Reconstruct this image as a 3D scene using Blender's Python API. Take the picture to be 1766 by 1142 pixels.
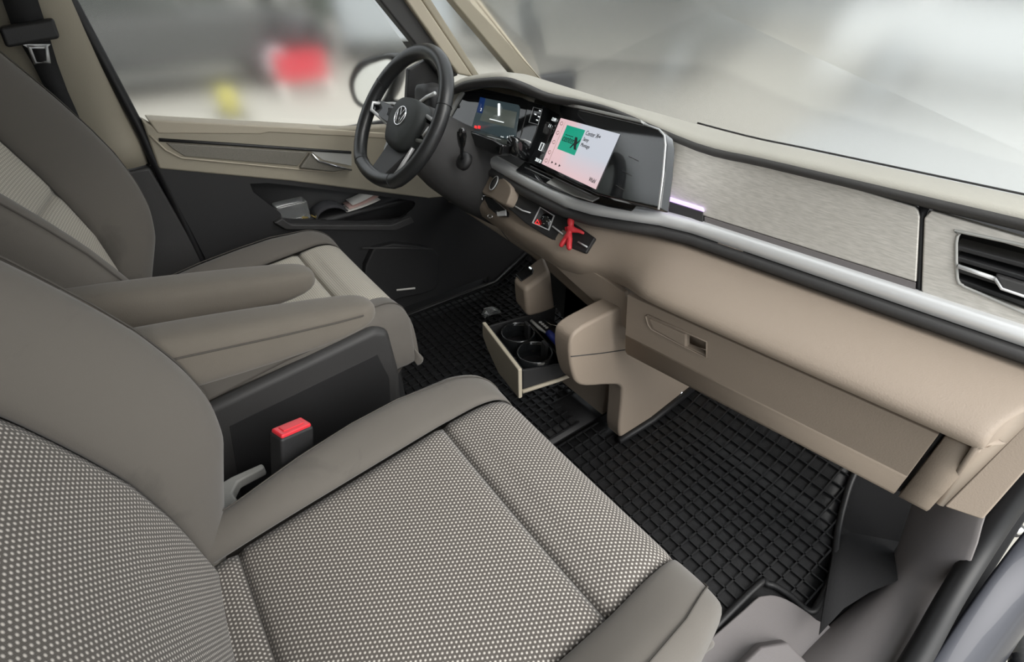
import bpy, bmesh, math, random
import numpy as np
from mathutils import Vector
random.seed(4)
S = bpy.context.scene
for o in list(bpy.data.objects): bpy.data.objects.remove(o)
COL = S.collection
# ------------------------------------------------------------------ camera
F, CX, CY = 900.0, 883.0, 571.0          # focal length in pixels of the 1766 x 1142 frame
YAW, PIT = math.radians(53.4), math.radians(36.4)
C = np.array([0.0, -0.695, 1.05])
H_ = np.array([math.cos(YAW), math.sin(YAW), 0]); R_ = np.array([math.sin(YAW), -math.cos(YAW), 0]); Z_ = np.array([0, 0, 1.0])
FW = H_*math.cos(PIT) - Z_*math.sin(PIT)
UP = H_*math.sin(PIT) + Z_*math.cos(PIT)
cam_d = bpy.data.cameras.new('camera'); cam = bpy.data.objects.new('camera', cam_d); COL.objects.link(cam)
cam_d.sensor_width = 36; cam_d.lens = 36*F/1766; cam_d.clip_start = 0.01; cam_d.clip_end = 500
cam.location = C; cam.rotation_euler = Vector(FW).to_track_quat('-Z', 'Y').to_euler()
S.camera = cam
# ------------------------------------------------------------------ light and exposure
w = bpy.data.worlds.new('overcast_sky'); S.world = w; w.use_nodes = True
bg = w.node_tree.nodes['Background']; bg.inputs[0].default_value = (0.93, 0.97, 1.0, 1); bg.inputs[1].default_value = 1.0
sun_d = bpy.data.lights.new('sun', 'SUN'); sun_d.energy = 2.5; sun_d.angle = math.radians(50); sun_d.color = (1, .97, .92)
sun = bpy.data.objects.new('sun', sun_d); COL.objects.link(sun)
sun.rotation_euler = Vector((-.12, .72, -.68)).to_track_quat('-Z', 'Y').to_euler()
S.view_settings.view_transform = 'Standard'; S.view_settings.look = 'None'
S.view_settings.gamma = 1; S.view_settings.use_curve_mapping = False
S.view_settings.exposure = 0.75

# ------------------------------------------------------------------ measuring helpers
def ray(u, v): return R_*(u-CX)/F + UP*(CY-v)/F + FW
def at(u, v, x=None, y=None, z=None, pl=None):
    d = ray(u, v)
    if x is not None: return C + d*(x-C[0])/d[0]
    if y is not None: return C + d*(y-C[1])/d[1]
    if z is not None: return C + d*(z-C[2])/d[2]
    p, n = pl; return C + d*((np.array(p)-C) @ np.array(n))/(d @ np.array(n))
def ats(ps, **k): return [at(*p, **k) for p in ps]
A9 = math.radians(99)                    # the dashboard runs 9 degrees off the cross axis of the van
DE = np.array([math.cos(A9), math.sin(A9), 0]); DF = np.array([math.sin(A9), -math.cos(A9), 0])
def D(e, f, z): return np.array([C[0], C[1], 0]) + DE*e + DF*f + Z_*z
def vec(*a): return np.array(a, float)
def lerp(a, b, t): return a + (b-a)*t
def ip(x, xs, ys): return float(np.interp(x, xs, ys))
def cr(pts, n=6, closed=False):
    P = [np.array(p, float) for p in pts]; out = []
    m = len(P); rng = range(m if closed else m-1)
    for i in rng:
        if closed: p0, p1, p2, p3 = P[(i-1) % m], P[i], P[(i+1) % m], P[(i+2) % m]
        else: p0, p1, p2, p3 = P[max(i-1, 0)], P[i], P[i+1], P[min(i+2, m-1)]
        for k in range(n):
            t = k/n
            out.append(.5*((2*p1) + (-p0+p2)*t + (2*p0-5*p1+4*p2-p3)*t*t + (-p0+3*p1-3*p2+p3)*t**3))
    if not closed: out.append(P[-1])
    return out

# ------------------------------------------------------------------ object helpers
def props(o, label=None, cat=None, group=None, kind=None):
    if label: o['label'] = label
    if cat: o['category'] = cat
    if group: o['group'] = group
    if kind: o['kind'] = kind
    return o
def empty(name, loc, label=None, cat=None, group=None, kind=None):
    o = bpy.data.objects.new(name, None); COL.objects.link(o); o.location = tuple(loc); o.empty_display_size = .05
    return props(o, label, cat, group, kind)
def origin(o):
    p = np.zeros(3)
    while o is not None: p = p + np.array(o.location); o = o.parent
    return p
def mesh(name, verts, faces, mat, parent=None, bevel=0, seg=2, sub=0, solid=0, smooth=True, uv=None, flip=False, off=0):
    V = [np.array(v, float) for v in verts]
    if parent is not None: base = origin(parent)
    else:
        a = np.array(V); base = np.array([(a[:, 0].min()+a[:, 0].max())/2, (a[:, 1].min()+a[:, 1].max())/2, a[:, 2].min()])
    me = bpy.data.meshes.new(name)
    me.from_pydata([tuple(v-base) for v in V], [], [tuple(f) for f in faces])
    if uv is not None:
        l = me.uv_layers.new(name='UVMap')
        for lp in me.loops: l.data[lp.index].uv = uv[lp.vertex_index]
    bm = bmesh.new(); bm.from_mesh(me)
    bmesh.ops.recalc_face_normals(bm, faces=bm.faces)
    if flip: bmesh.ops.reverse_faces(bm, faces=bm.faces)
    bm.to_mesh(me); bm.free()
    if smooth: me.polygons.foreach_set('use_smooth', [True]*len(me.polygons))
    me.materials.append(mat); me.update()
    o = bpy.data.objects.new(name, me); COL.objects.link(o)
    if parent is not None: o.parent = parent
    else: o.location = tuple(base)
    if solid:
        m = o.modifiers.new('solid', 'SOLIDIFY'); m.thickness = solid; m.offset = off
    if bevel:
        m = o.modifiers.new('bevel', 'BEVEL'); m.width = bevel; m.segments = seg; m.limit_method = 'ANGLE'; m.angle_limit = math.radians(32); m.harden_normals = True
    if sub:
        m = o.modifiers.new('sub', 'SUBSURF'); m.levels = sub; m.render_levels = sub
    return o
def grid(name, rows, mat, parent=None, closed=False, cap=False, **k):
    n = len(rows[0]); V = [p for r in rows for p in r]; Fc = []
    for i in range(len(rows)-1):
        for j in range(n if closed else n-1):
            a, b = i*n+j, i*n+(j+1) % n
            Fc.append((a, b, b+n, a+n))
    if cap: Fc.append(tuple(range(n))[::-1]); Fc.append(tuple(range((len(rows)-1)*n, len(rows)*n)))
    uv = []
    R = [[np.array(p, float) for p in r] for r in rows]
    mid = n//2; vv = 0
    for i, r in enumerate(R):
        if i: vv += float(np.linalg.norm(r[mid]-R[i-1][mid]))
        d = [0.0]
        for j in range(1, n): d.append(d[-1]+float(np.linalg.norm(r[j]-r[j-1])))
        uv += [(x-d[mid], vv) for x in d]
    return mesh(name, V, Fc, mat, parent, uv=uv, **k)
def prism(name, pts, v, mat, parent=None, bevel=.002, seg=2, **k):
    n = len(pts); v = np.array(v, float)
    V = list(pts) + [np.array(p)+v for p in pts]
    Fc = [tuple(range(n)), tuple(range(2*n-1, n-1, -1))] + [(i, i+n, (i+1) % n+n, (i+1) % n) for i in range(n)]
    return mesh(name, V, Fc, mat, parent, bevel=bevel, seg=seg, **k)
def box(name, c, s, mat, parent=None, ax=None, bevel=.003, **k):
    c = np.array(c, float)
    if ax is None: ax = (vec(1, 0, 0), vec(0, 1, 0), vec(0, 0, 1))
    X, Y, Z = [np.array(a)/np.linalg.norm(a)*q/2 for a, q in zip(ax, s)]
    return prism(name, [c-X-Y-Z, c+X-Y-Z, c+X+Y-Z, c-X+Y-Z], 2*Z, mat, parent, bevel=bevel, **k)
def frames(path, closed=False):
    P = [np.array(p, float) for p in path]; n = len(P); out = []; prev = None
    for i in range(n):
        t = (P[(i+1) % n]-P[i-1]) if closed else (P[min(i+1, n-1)]-P[max(i-1, 0)])
        t = t/np.linalg.norm(t)
        if prev is None:
            a = vec(0, 0, 1) if abs(t[2]) < .9 else vec(1, 0, 0)
        else: a = prev
        nrm = a-t*(a@t); nrm /= np.linalg.norm(nrm); prev = nrm
        out.append((P[i], nrm, np.cross(t, nrm)))
    return out
def tube(name, path, r, mat, parent=None, closed=False, n=12, sq=(1, 1), **k):
    rows = []
    fr = frames(path, closed)
    for i, (p, a, b) in enumerate(fr):
        rr = r[i] if hasattr(r, '__len__') else r
        rows.append([p+(a*math.cos(q)*sq[0]+b*math.sin(q)*sq[1])*rr for q in [2*math.pi*j/n for j in range(n)]])
    if closed: rows.append(rows[0])
    return grid(name, rows, mat, parent, closed=True, cap=not closed, **k)
def ell(name, sections, mat, parent=None, n=20, pw=2.0, **k):
    """sections: (centre, axis_a, axis_b) -> superellipse rings lofted, capped"""
    rows = []
    for c, a, b in sections:
        row = []
        for j in range(n):
            q = 2*math.pi*j/n; cs, sn = math.cos(q), math.sin(q)
            row.append(np.array(c)+np.array(a)*math.copysign(abs(cs)**(2/pw), cs)+np.array(b)*math.copysign(abs(sn)**(2/pw), sn))
        rows.append(row)
    return grid(name, rows, mat, parent, closed=True, cap=True, **k)
def holed(name, outer, holes, v, mt, parent=None, bevel=.002):
    """flat plate with openings, given thickness by v"""
    bm = bmesh.new(); v = np.array(v, float); loops = [outer]+list(holes); rings = []
    for lp in loops:
        vs = [bm.verts.new(tuple(p)) for p in lp]; rings.append(vs)
        for i in range(len(vs)): bm.edges.new((vs[i], vs[(i+1) % len(vs)]))
    pn = np.zeros(3); q = np.array(outer)
    for i in range(len(q)): pn += np.cross(q[i], q[(i+1) % len(q)])
    bmesh.ops.triangle_fill(bm, edges=bm.edges[:], use_beauty=True, normal=Vector(pn))
    bm.verts.index_update()
    V = [np.array(x.co) for x in bm.verts]; Fc = [tuple(x.index for x in f.verts) for f in bm.faces]
    R = [[x.index for x in r] for r in rings]; bm.free(); n = len(V)
    V = V+[p+v for p in V]; Fc = Fc+[tuple(i+n for i in f[::-1]) for f in Fc]
    for r in R:
        for i in range(len(r)): a, b = r[i], r[(i+1) % len(r)]; Fc.append((a, b, b+n, a+n))
    return mesh(name, V, Fc, mt, parent, bevel=bevel, smooth=False)
def join_meshes(name, parts, mat, parent):
    V, Fc = [], []
    for v, f in parts:
        k = len(V); V += list(v); Fc += [tuple(i+k for i in q) for q in f]
    return mesh(name, V, Fc, mat, parent, smooth=False)
def bar(a, b, w_, h_, nrm):
    """box verts/faces from a to b, width w_, height h_ along nrm"""
    a, b, nrm = np.array(a), np.array(b), np.array(nrm); t = (b-a)/np.linalg.norm(b-a); s = np.cross(nrm, t); s /= np.linalg.norm(s)
    V = [p+s*sx*w_/2+nrm*hz for p in (a, b) for sx, hz in ((-1, 0), (1, 0), (1, h_), (-1, h_))]
    return V, [(0, 1, 2, 3), (7, 6, 5, 4), (0, 4, 5, 1), (1, 5, 6, 2), (2, 6, 7, 3), (3, 7, 4, 0)]

# ------------------------------------------------------------------ materials
def mat(name, col, rough=.6, metal=0, bump=None, var=None, emit=None, spec=.5, trans=0, coat=0, sheen=0, aniso=0):
    m = bpy.data.materials.new(name); m.use_nodes = True; nt = m.node_tree; N, L = nt.nodes, nt.links
    b = N['Principled BSDF']
    b.inputs['Base Color'].default_value = (*col, 1); b.inputs['Roughness'].default_value = rough; b.inputs['Metallic'].default_value = metal
    b.inputs['Specular IOR Level'].default_value = spec; b.inputs['Transmission Weight'].default_value = trans
    b.inputs['Coat Weight'].default_value = coat
    if sheen: b.inputs['Sheen Weight'].default_value = sheen; b.inputs['Sheen Roughness'].default_value = .5
    tc = N.new('ShaderNodeTexCoord')
    if var:                                   # (scale, strength): soft mottling of the colour itself
        n = N.new('ShaderNodeTexNoise'); n.inputs['Scale'].default_value = var[0]; n.inputs['Detail'].default_value = 5
        mp = N.new('ShaderNodeMapRange'); mp.inputs[3].default_value = 1-var[1]; mp.inputs[4].default_value = 1+var[1]
        mx = N.new('ShaderNodeMix'); mx.data_type = 'RGBA'; mx.blend_type = 'MULTIPLY'; mx.inputs[0].default_value = 1; mx.inputs[6].default_value = (*col, 1)
        L.new(tc.outputs['Object'], n.inputs['Vector']); L.new(n.outputs[0], mp.inputs[0]); L.new(mp.outputs[0], mx.inputs[7]); L.new(mx.outputs[2], b.inputs['Base Color'])
    if bump:                                  # (scale, strength)
        n = N.new('ShaderNodeTexNoise'); n.inputs['Scale'].default_value = bump[0]; n.inputs['Detail'].default_value = 3
        bp = N.new('ShaderNodeBump'); bp.inputs['Strength'].default_value = bump[1]; bp.inputs['Distance'].default_value = .001
        L.new(tc.outputs['Object'], n.inputs['Vector']); L.new(n.outputs[0], bp.inputs['Height']); L.new(bp.outputs[0], b.inputs['Normal'])
    if emit: b.inputs['Emission Color'].default_value = (*emit[0], 1); b.inputs['Emission Strength'].default_value = emit[1]
    return m
def s2l(r, g, b): return tuple(((c/255+.055)/1.055)**2.4 if c > 10 else c/255/12.92 for c in (r, g, b))
def dotted(name, base, dot, sx, sy, rad, soft=.12, stretch=1.0):
    m = mat(name, base, .85, sheen=.15); nt = m.node_tree; N, L = nt.nodes, nt.links; b = N['Principled BSDF']
    uv = N.new('ShaderNodeUVMap'); sp = N.new('ShaderNodeSeparateXYZ'); L.new(uv.outputs[0], sp.inputs[0])
    def ma(op, a, c=None):
        n = N.new('ShaderNodeMath'); n.operation = op
        for i, q in enumerate((a, c)):
            if q is None: continue
            if isinstance(q, (int, float)): n.inputs[i].default_value = q
            else: L.new(q, n.inputs[i])
        return n.outputs[0]
    v = ma('DIVIDE', sp.outputs[1], sy); row = ma('FLOOR', v); par = ma('MULTIPLY', ma('FLOORED_MODULO', row, 2), .5)
    u = ma('ADD', ma('DIVIDE', sp.outputs[0], sx), par)
    du = ma('SUBTRACT', ma('FRACT', u), .5); dv = ma('MULTIPLY', ma('SUBTRACT', ma('FRACT', v), .5), stretch)
    d = ma('SQRT', ma('ADD', ma('MULTIPLY', du, du), ma('MULTIPLY', dv, dv)))
    mr = N.new('ShaderNodeMapRange'); mr.inputs[1].default_value = rad-soft; mr.inputs[2].default_value = rad+soft; mr.inputs[3].default_value = 1; mr.inputs[4].default_value = 0
    L.new(d, mr.inputs[0])
    # fine weave between the dots
    wv = ma('MULTIPLY', ma('SINE', ma('MULTIPLY', sp.outputs[0], 6.283/(sx/3))), ma('SINE', ma('MULTIPLY', sp.outputs[1], 6.283/(sy/2))))
    w2 = N.new('ShaderNodeMapRange'); w2.inputs[1].default_value = -1; w2.inputs[3].default_value = .8; w2.inputs[4].default_value = 1.2; L.new(wv, w2.inputs[0])
    mb = N.new('ShaderNodeMix'); mb.data_type = 'RGBA'; mb.blend_type = 'MULTIPLY'; mb.inputs[0].default_value = 1; mb.inputs[6].default_value = (*base, 1); L.new(w2.outputs[0], mb.inputs[7])
    mx = N.new('ShaderNodeMix'); mx.data_type = 'RGBA'; mx.inputs[7].default_value = (*dot, 1); L.new(mb.outputs[2], mx.inputs[6])
    L.new(mr.outputs[0], mx.inputs[0]); L.new(mx.outputs[2], b.inputs['Base Color'])
    bp = N.new('ShaderNodeBump'); bp.inputs['Strength'].default_value = .35; bp.inputs['Distance'].default_value = .001
    L.new(mr.outputs[0], bp.inputs['Height']); L.new(bp.outputs[0], b.inputs['Normal'])
    return m
def brushed(name, c0, c1):
    m = mat(name, c0, .45, .25); nt = m.node_tree; N, L = nt.nodes, nt.links; b = N['Principled BSDF']
    tc = N.new('ShaderNodeTexCoord'); mp = N.new('ShaderNodeMapping'); mp.inputs['Rotation'].default_value = (0, 0, -math.radians(9)); mp.inputs['Scale'].default_value = (420, 6, 560)
    n = N.new('ShaderNodeTexNoise'); n.inputs['Scale'].default_value = 1; n.inputs['Detail'].default_value = 5
    L.new(tc.outputs['Object'], mp.inputs[0]); L.new(mp.outputs[0], n.inputs['Vector'])
    rp = N.new('ShaderNodeValToRGB'); rp.color_ramp.elements[0].position = .3; rp.color_ramp.elements[1].position = .7
    rp.color_ramp.elements[0].color = (*c0, 1); rp.color_ramp.elements[1].color = (*c1, 1)
    L.new(n.outputs[0], rp.inputs[0]); L.new(rp.outputs[0], b.inputs['Base Color'])
    return m
def stained(name, col, spot, scale, lo, hi):
    m = mat(name, col, .9, bump=(900, .25), sheen=.2); nt = m.node_tree; N, L = nt.nodes, nt.links; b = N['Principled BSDF']
    tc = N.new('ShaderNodeTexCoord'); n = N.new('ShaderNodeTexNoise'); n.inputs['Scale'].default_value = scale; n.inputs['Detail'].default_value = 6; n.inputs['Distortion'].default_value = .6
    mr = N.new('ShaderNodeMapRange'); mr.inputs[1].default_value = lo; mr.inputs[2].default_value = hi
    mx = N.new('ShaderNodeMix'); mx.data_type = 'RGBA'; mx.inputs[6].default_value = (*col, 1); mx.inputs[7].default_value = (*spot, 1)
    L.new(tc.outputs['Object'], n.inputs['Vector']); L.new(n.outputs[0], mr.inputs[0]); L.new(mr.outputs[0], mx.inputs[0]); L.new(mx.outputs[2], b.inputs['Base Color'])
    return m
def screen_mix():
    m = mat('screen_gradient', (.02, .02, .02), .3); nt = m.node_tree; N, L = nt.nodes, nt.links; b = N['Principled BSDF']
    uv = N.new('ShaderNodeUVMap'); sp = N.new('ShaderNodeSeparateXYZ'); L.new(uv.outputs[0], sp.inputs[0])
    a = N.new('ShaderNodeMapRange'); a.inputs[1].default_value = -.055; a.inputs[2].default_value = -.015; L.new(sp.outputs[0], a.inputs[0])
    c = N.new('ShaderNodeMapRange'); c.inputs[1].default_value = .0; c.inputs[2].default_value = .05; L.new(sp.outputs[1], c.inputs[0])
    mu = N.new('ShaderNodeMath'); mu.operation = 'MULTIPLY'; L.new(a.outputs[0], mu.inputs[0]); L.new(c.outputs[0], mu.inputs[1])
    mx = N.new('ShaderNodeMix'); mx.data_type = 'RGBA'; mx.inputs[6].default_value = (.80, .56, .58, 1); mx.inputs[7].default_value = (.60, .63, .70, 1)
    L.new(mu.outputs[0], mx.inputs[0]); L.new(mx.outputs[2], b.inputs['Emission Color']); b.inputs['Emission Strength'].default_value = .55
    return m
M = dict(
    screen_mix=screen_mix(),
    bolster=stained('grey_seat_fabric', (.120, .109, .096), (.085, .078, .069), 9, .60, .72),
    seatside=mat('dark_seat_cloth', (.075, .068, .06), .9, bump=(800, .2)),
    insert=dotted('dotted_seat_fabric', (.098, .087, .078), (.66, .62, .57), .0060, .0047, .20, stretch=.8),
    insert2=dotted('sunlit_pale_fabric', (.36, .335, .285), (.62, .58, .50), .0060, .0047, .26, stretch=.8),  # paler copy of the dotted fabric, with sunlight put into its colour
    arm=mat('armrest_cloth', (.138, .122, .101), .9, bump=(900, .25), var=(30, .06), sheen=.2),
    beige=mat('beige_plastic', (.30, .245, .195), .62, bump=(420, .35)),
    beige_l=mat('pale_beige_plastic', (.47, .42, .33), .6, bump=(500, .25)),
    pillar=mat('pillar_beige', (.36, .325, .255), .65, bump=(500, .2)),
    black=mat('black_plastic', (.022, .022, .023), .55, bump=(500, .25)),
    dark=mat('charcoal_plastic', (.045, .044, .044), .6, bump=(500, .25)),
    deep=mat('dark_carpet', (.010, .010, .011), .95, bump=(300, .5)),
    gloss=mat('gloss_black', (.012, .013, .014), .06, spec=.6, coat=.3),
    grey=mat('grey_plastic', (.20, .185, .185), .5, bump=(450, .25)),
    padtop=mat('dash_top_pad', (.50, .48, .42), .75, bump=(380, .5)),
    paddark=mat('dash_pad_lip', (.05, .048, .046), .75, bump=(380, .4)),
    silver=mat('satin_silver', (.72, .73, .735), .35, .25),
    chrome=mat('chrome', (.85, .86, .87), .12, 1),
    brushed=brushed('brushed_decor', (.54, .52, .475), (.72, .69, .64)),
    decor=brushed('door_decor', (.17, .16, .135), (.23, .215, .185)),
    leather=mat('black_leather', (.02, .021, .022), .38, bump=(600, .2)),
    airbag=mat('airbag_cover', (.045, .05, .05), .6, bump=(600, .15)),
    rubber=mat('mat_rubber', (.010, .010, .011), .5, bump=(250, .25)),
    seal=mat('door_seal', (.010, .010, .011), .5),
    paint=mat('grey_body_paint', (.035, .037, .048), .4, .3, coat=.2),
    red=mat('red_rubber', (.62, .035, .045), .4),
    redbtn=mat('red_button', (.75, .04, .055), .3, emit=None),
    white=mat('white_print', (.8, .8, .8), .6),
    webbing=mat('belt_webbing', (.02, .02, .021), .8, bump=(700, .3)),
    ltgrey=mat('light_grey_plastic', (.42, .42, .40), .5),
    blue=mat('blue_plastic', (.04, .06, .35), .35),
    teal=mat('teal_cap', (.12, .45, .42), .4),
    paper=mat('paper', (.72, .70, .66), .8),
    pink=mat('pink_print', (.62, .42, .38), .7),
    brass=mat('brass_keys', (.75, .58, .22), .3, .9),
    cloth=mat('dark_cloth', (.05, .05, .055), .95, var=(40, .3)),
    clear=mat('clear_plastic', (.8, .82, .82), .1, trans=.85),
    mirror=mat('mirror_glass', (.9, .92, .92), .02, 1),
    glass=mat('window_glass', (.98, .99, .985), .135, trans=1, spec=.3),
    lilac=mat('ambient_light', (.6, .5, .8), .5, emit=((.62, .42, 1.0), .8)),
    screen_a=mat('screen_pink', (.02, .02, .02), .3, emit=((.80, .60, .61), .55)),
    screen_b=mat('screen_blue', (.02, .02, .02), .3, emit=((.66, .66, .72), .55)),
    screen_g=mat('screen_green', (.0, .02, .02), .3, emit=((.0, .34, .21), .55)),
    screen_k=mat('screen_ink', (.01, .01, .01), .4),
    screen_w=mat('screen_white', (.3, .3, .3), .3, emit=((.8, .85, .85), .7)),
    clu=mat('cluster_screen', (.02, .02, .02), .3, emit=((.03, .045, .05), .6)),
    clu_b=mat('cluster_blue', (.02, .02, .05), .3, emit=((.006, .022, .085), .6)),
    clu_s=mat('cluster_haze', (.1, .1, .1), .3, emit=((.05, .06, .05), .6)),
    clu_r=mat('cluster_red', (.3, .01, .01), .3, emit=((.8, .03, .03), .8)),
    asphalt=mat('pale_paving', (.34, .325, .285), .9, var=(.8, .15)), brightener=mat('bright_slab', (.74, .74, .71), .9, var=(1.5, .06)),
    hedge=mat('hedge_leaves', (.035, .05, .03), .9, var=(3, .5)),
    car_dark=mat('car_dark', (.012, .014, .015), .5), car_grey=mat('car_grey', (.05, .055, .055), .5), car_silver=mat('car_silver', (.36, .39, .41), .3, .4, coat=.5),
    car_white=mat('car_white', (.75, .77, .77), .3, coat=.5), car_red=mat('car_red', (.42, .02, .035), .6),
    car_glass=mat('car_glass', (.02, .025, .025), .1), tyre=mat('tyre', (.012, .012, .012), .8),
    yellow=mat('yellow_sign', (.36, .32, .04), .5), wallw=mat('pale_render', (.62, .62, .58), .9, var=(1, .06)),
)

# ================================================================== THE SETTING
def st(o, label, cat): return props(o, label, cat, kind='structure')
st(box('floor', (0.25, 0, -.03), (2.3, 1.66, .05), M['deep']), 'dark carpeted van floor under the rubber mats', 'floor')
# toe board and firewall
st(prism('wall_front', [vec(1.0, -.72, -.01), vec(1.20, -.72, .10), vec(1.33, -.72, .45), vec(1.33, -.72, .60), vec(1.42, -.72, .60), vec(1.42, -.72, -.01)], (0, 1.46, 0), M['deep'], bevel=0, smooth=False),
   'black toe board and firewall behind the dashboard', 'wall')
st(box('ceiling', (-.27, 0, 1.32), (1.54, 1.66, .05), M['pillar'], bevel=.02), 'beige headliner over the front seats', 'ceiling')

# ---- driver's door (door_1): every surface back to the measured plane y = .75
DY = .75
door = empty('door_1', (0.5, DY+.02, 0.03), 'driver door with beige upper panel and black storage pocket', 'door', kind='structure')
out = (0, .035, 0)
def dpoly(ps, y=DY): return ats(ps, y=y)
prism('upper_panel', [at(243, 205, y=DY), at(272, 222, y=DY), vec(.49, DY, .655), vec(.98, DY, .60), vec(.98, DY, .36), at(740, 343, y=DY), at(500, 313, y=DY), at(274, 292, y=DY)], out, M['pillar'], door, bevel=.006)
pocket = cr(ats([(431, 317), (560, 327), (690, 343), (716, 350), (704, 366), (673, 380), (500, 379), (484, 368)], y=DY+.004), 3, True)
holed('lower_panel', [at(272, 286, y=DY+.004), at(500, 307, y=DY+.004), at(740, 337, y=DY+.004), vec(.98, DY+.004, .37), vec(.98, DY+.004, .03), vec(.085, DY+.004, .03), vec(.078, DY+.004, .40)],
      [pocket], (0, .012, 0), M['black'], door, bevel=0)
zb = at(580, 381, y=DY)[2]
box('pocket_back', (.53, DY+.10, .325), (.96, .02, .61), M['black'], door, bevel=0)
box('pocket_shelf', (.43, DY+.055, zb-.001), (.62, .085, .012), M['black'], door, bevel=0)
prism('pocket_lip', [p+vec(0, -.012, -.004) for p in ats([(484, 372), (500, 383), (673, 384), (706, 370), (712, 380), (680, 394), (490, 392), (470, 380)], y=DY)], (0, .02, 0), M['dark'], door, bevel=.004)
prism('window_sill', ats([(254, 206), (300, 209), (455, 217), (620, 226), (760, 236), (760, 246), (620, 237), (464, 229), (450, 232), (272, 231)], y=DY-.002), (0, .06, 0), M['beige_l'], door, bevel=.004)
prism('decor_strip', [p+vec(0, -.004, 0) for p in ats([(286, 246), (300, 258), (318, 269), (513, 286), (531, 262)], y=DY)], (0, .01, 0), M['decor'], door, bevel=.002)
tube('groove', [p+vec(0, -.001, 0) for p in ats([(274, 241), (400, 249), (530, 258), (605, 263)], y=DY)], .004, M['black'], door, n=6)
tube('decor_edge', [p+vec(0, -.003, 0) for p in ats([(258, 232), (285, 258), (312, 272), (510, 291), (575, 297), (604, 291)], y=DY)], .0022, M['beige_l'], door, n=6)
prism('handle_recess', [p+vec(0, -.002, 0) for p in ats([(532, 258), (606, 264), (606, 286), (556, 276)], y=DY)], (0, .01, 0), M['ltgrey'], door, bevel=.001)
hd = prism('door_handle', [p+vec(0, -.016, 0) for p in ats([(514, 287), (532, 262), (546, 276), (575, 284), (602, 290), (570, 294)], y=DY)], (0, .014, 0), M['decor'], door, bevel=.003)
tube('handle_edge', [p+vec(0, -.018, 0) for p in ats([(533, 262), (546, 275), (575, 284), (602, 290)], y=DY)], .003, M['chrome'], hd, n=8)
# speaker / map pocket low on the door
prism('map_pocket', [p+vec(0, -.02, 0) for p in cr(ats([(640, 425), (745, 428), (752, 470), (742, 497), (690, 510), (630, 520)], y=DY), 3, True)], (0, .03, 0), M['black'], door, bevel=.006)
tube('map_pocket_rim', [p+vec(0, -.02, 0) for p in ats([(620, 424), (690, 424), (742, 426)], y=DY)], .003, M['dark'], door, n=6)

# ---- seal between door and B pillar, B pillar
st(tube('trim_1', cr([vec(.02, .765, 1.02), at(232, 205, y=.765), at(262, 268, y=.765), at(300, 345, y=.765), at(350, 455, y=.765), vec(.075, .765, .08)], 5), .011, M['seal'], n=10), 'black rubber seal between driver door and B pillar', 'seal')
pil = empty('trim_2', (-.1, .78, .03), 'beige B pillar behind the driver seat', 'pillar', kind='structure')
rows = []
for zz in np.linspace(1.28, .645, 14):
    xr = ip(zz, [.63, .66, .733, .967, 1.28], [.036, .05, .044, .030, -.01]); yo = .765-.10*max(0, zz-.75)
    rows.append([vec(xr, yo+.05, zz), vec(xr-.002, yo+.012, zz), vec(xr-.010, yo, zz), vec(xr-.03, yo-.006, zz), vec(xr-.055, yo-.010, zz), vec(xr-.085, yo-.002, zz), vec(xr-.16, yo+.01, zz), vec(xr-.30, yo+.02, zz)])
box('door_jamb', (.03, .815, .34), (.24, .03, .66), M['seal'], pil, bevel=0)
grid('upper_trim', rows, M['pillar'], pil, solid=.01, off=1)
prism('lower_trim', [vec(.040, .755, .64), vec(.070, .755, .40), vec(.075, .755, .03), vec(-.3, .755, .03), vec(-.3, .755, .64)], (0, .04, 0), M['dark'], pil, bevel=.006)
ell('belt_adjuster_cover', [(at(95, 18, y=.745)+vec(0, q, 0), vec(.030*k_, 0, 0), vec(0, 0, .045*k_)) for q, k_ in ((0, .75), (.004, .95), (.02, 1))], M['pillar'], pil, pw=4)
# rear of the body on the driver side, kept plain
st(box('wall_right', (1.16, .775, .35), (.40, .04, .72), M['black'], bevel=.01), 'black kick panel at the driver side of the footwell', 'wall')
st(box('wall_left', (-.66, .80, .36), (.74, .05, .70), M['dark'], bevel=.01), 'dark lower side wall behind the B pillar', 'wall')

st(box('wall_rear_block', (-1.02, 0, .65), (.05, 1.64, 1.36), M['dark'], bevel=.01), 'unseen dark wall added behind the front seats to block light', 'wall')  # added out of view, like the next two, to darken the backrests
st(box('wall_side_block', (-.68, -.83, .65), (.64, .05, 1.36), M['pillar'], bevel=.01), 'unseen beige side wall added behind the passenger seat to block light', 'wall')
st(box('wall_upper_block', (-.66, .80, .98), (.74, .04, .62), M['dark'], bevel=.01), 'unseen dark upper wall added behind the B pillar to block light', 'wall')
# ---- A pillars and quarter light
def strip(name, a0, a1, b0, b1, th, mt, parent=None, n=2, **k):
    return prism(name, [a0, b0, b1, a1], th, mt, parent, **k)
yA = .74
a1 = empty('trim_3', (.85, yA, .70), 'beige inner A pillar beside the quarter window', 'pillar', kind='structure')
def prow(u0, v0, u1, v1, y, ext):
    p, q = at(u0, v0, y=y), at(u1, v1, y=y); return p, q+(q-p)*ext
for nm, e0, e1, mt, dy in (('pillar_trim', (809, 138), (693, 0), 'beige_l', 0), ('pillar_trim', (834, 136), (722, 0), 'pillar', .012)):
    pass
def slab(name, c0, c1, wd, mt, parent, y, ydep=.04, ext=1.5):
    """slanted pillar face between two pixel edges, running on up to the roof"""
    (l0, l1), (r0, r1) = [prow(*c, y, ext) for c in (c0, c1)]
    return prism(name, [l0, r0, r1, l1], (0, ydep, 0), M[mt], parent, bevel=.006)
slab('pillar_face', (790, 128, 700, 0), (818, 134, 728, 0), 0, 'beige_l', a1, yA-.012)
slab('pillar_reveal', (818, 136, 728, 0), (832, 136, 745, 0), 0, 'pillar', a1, yA)
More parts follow.
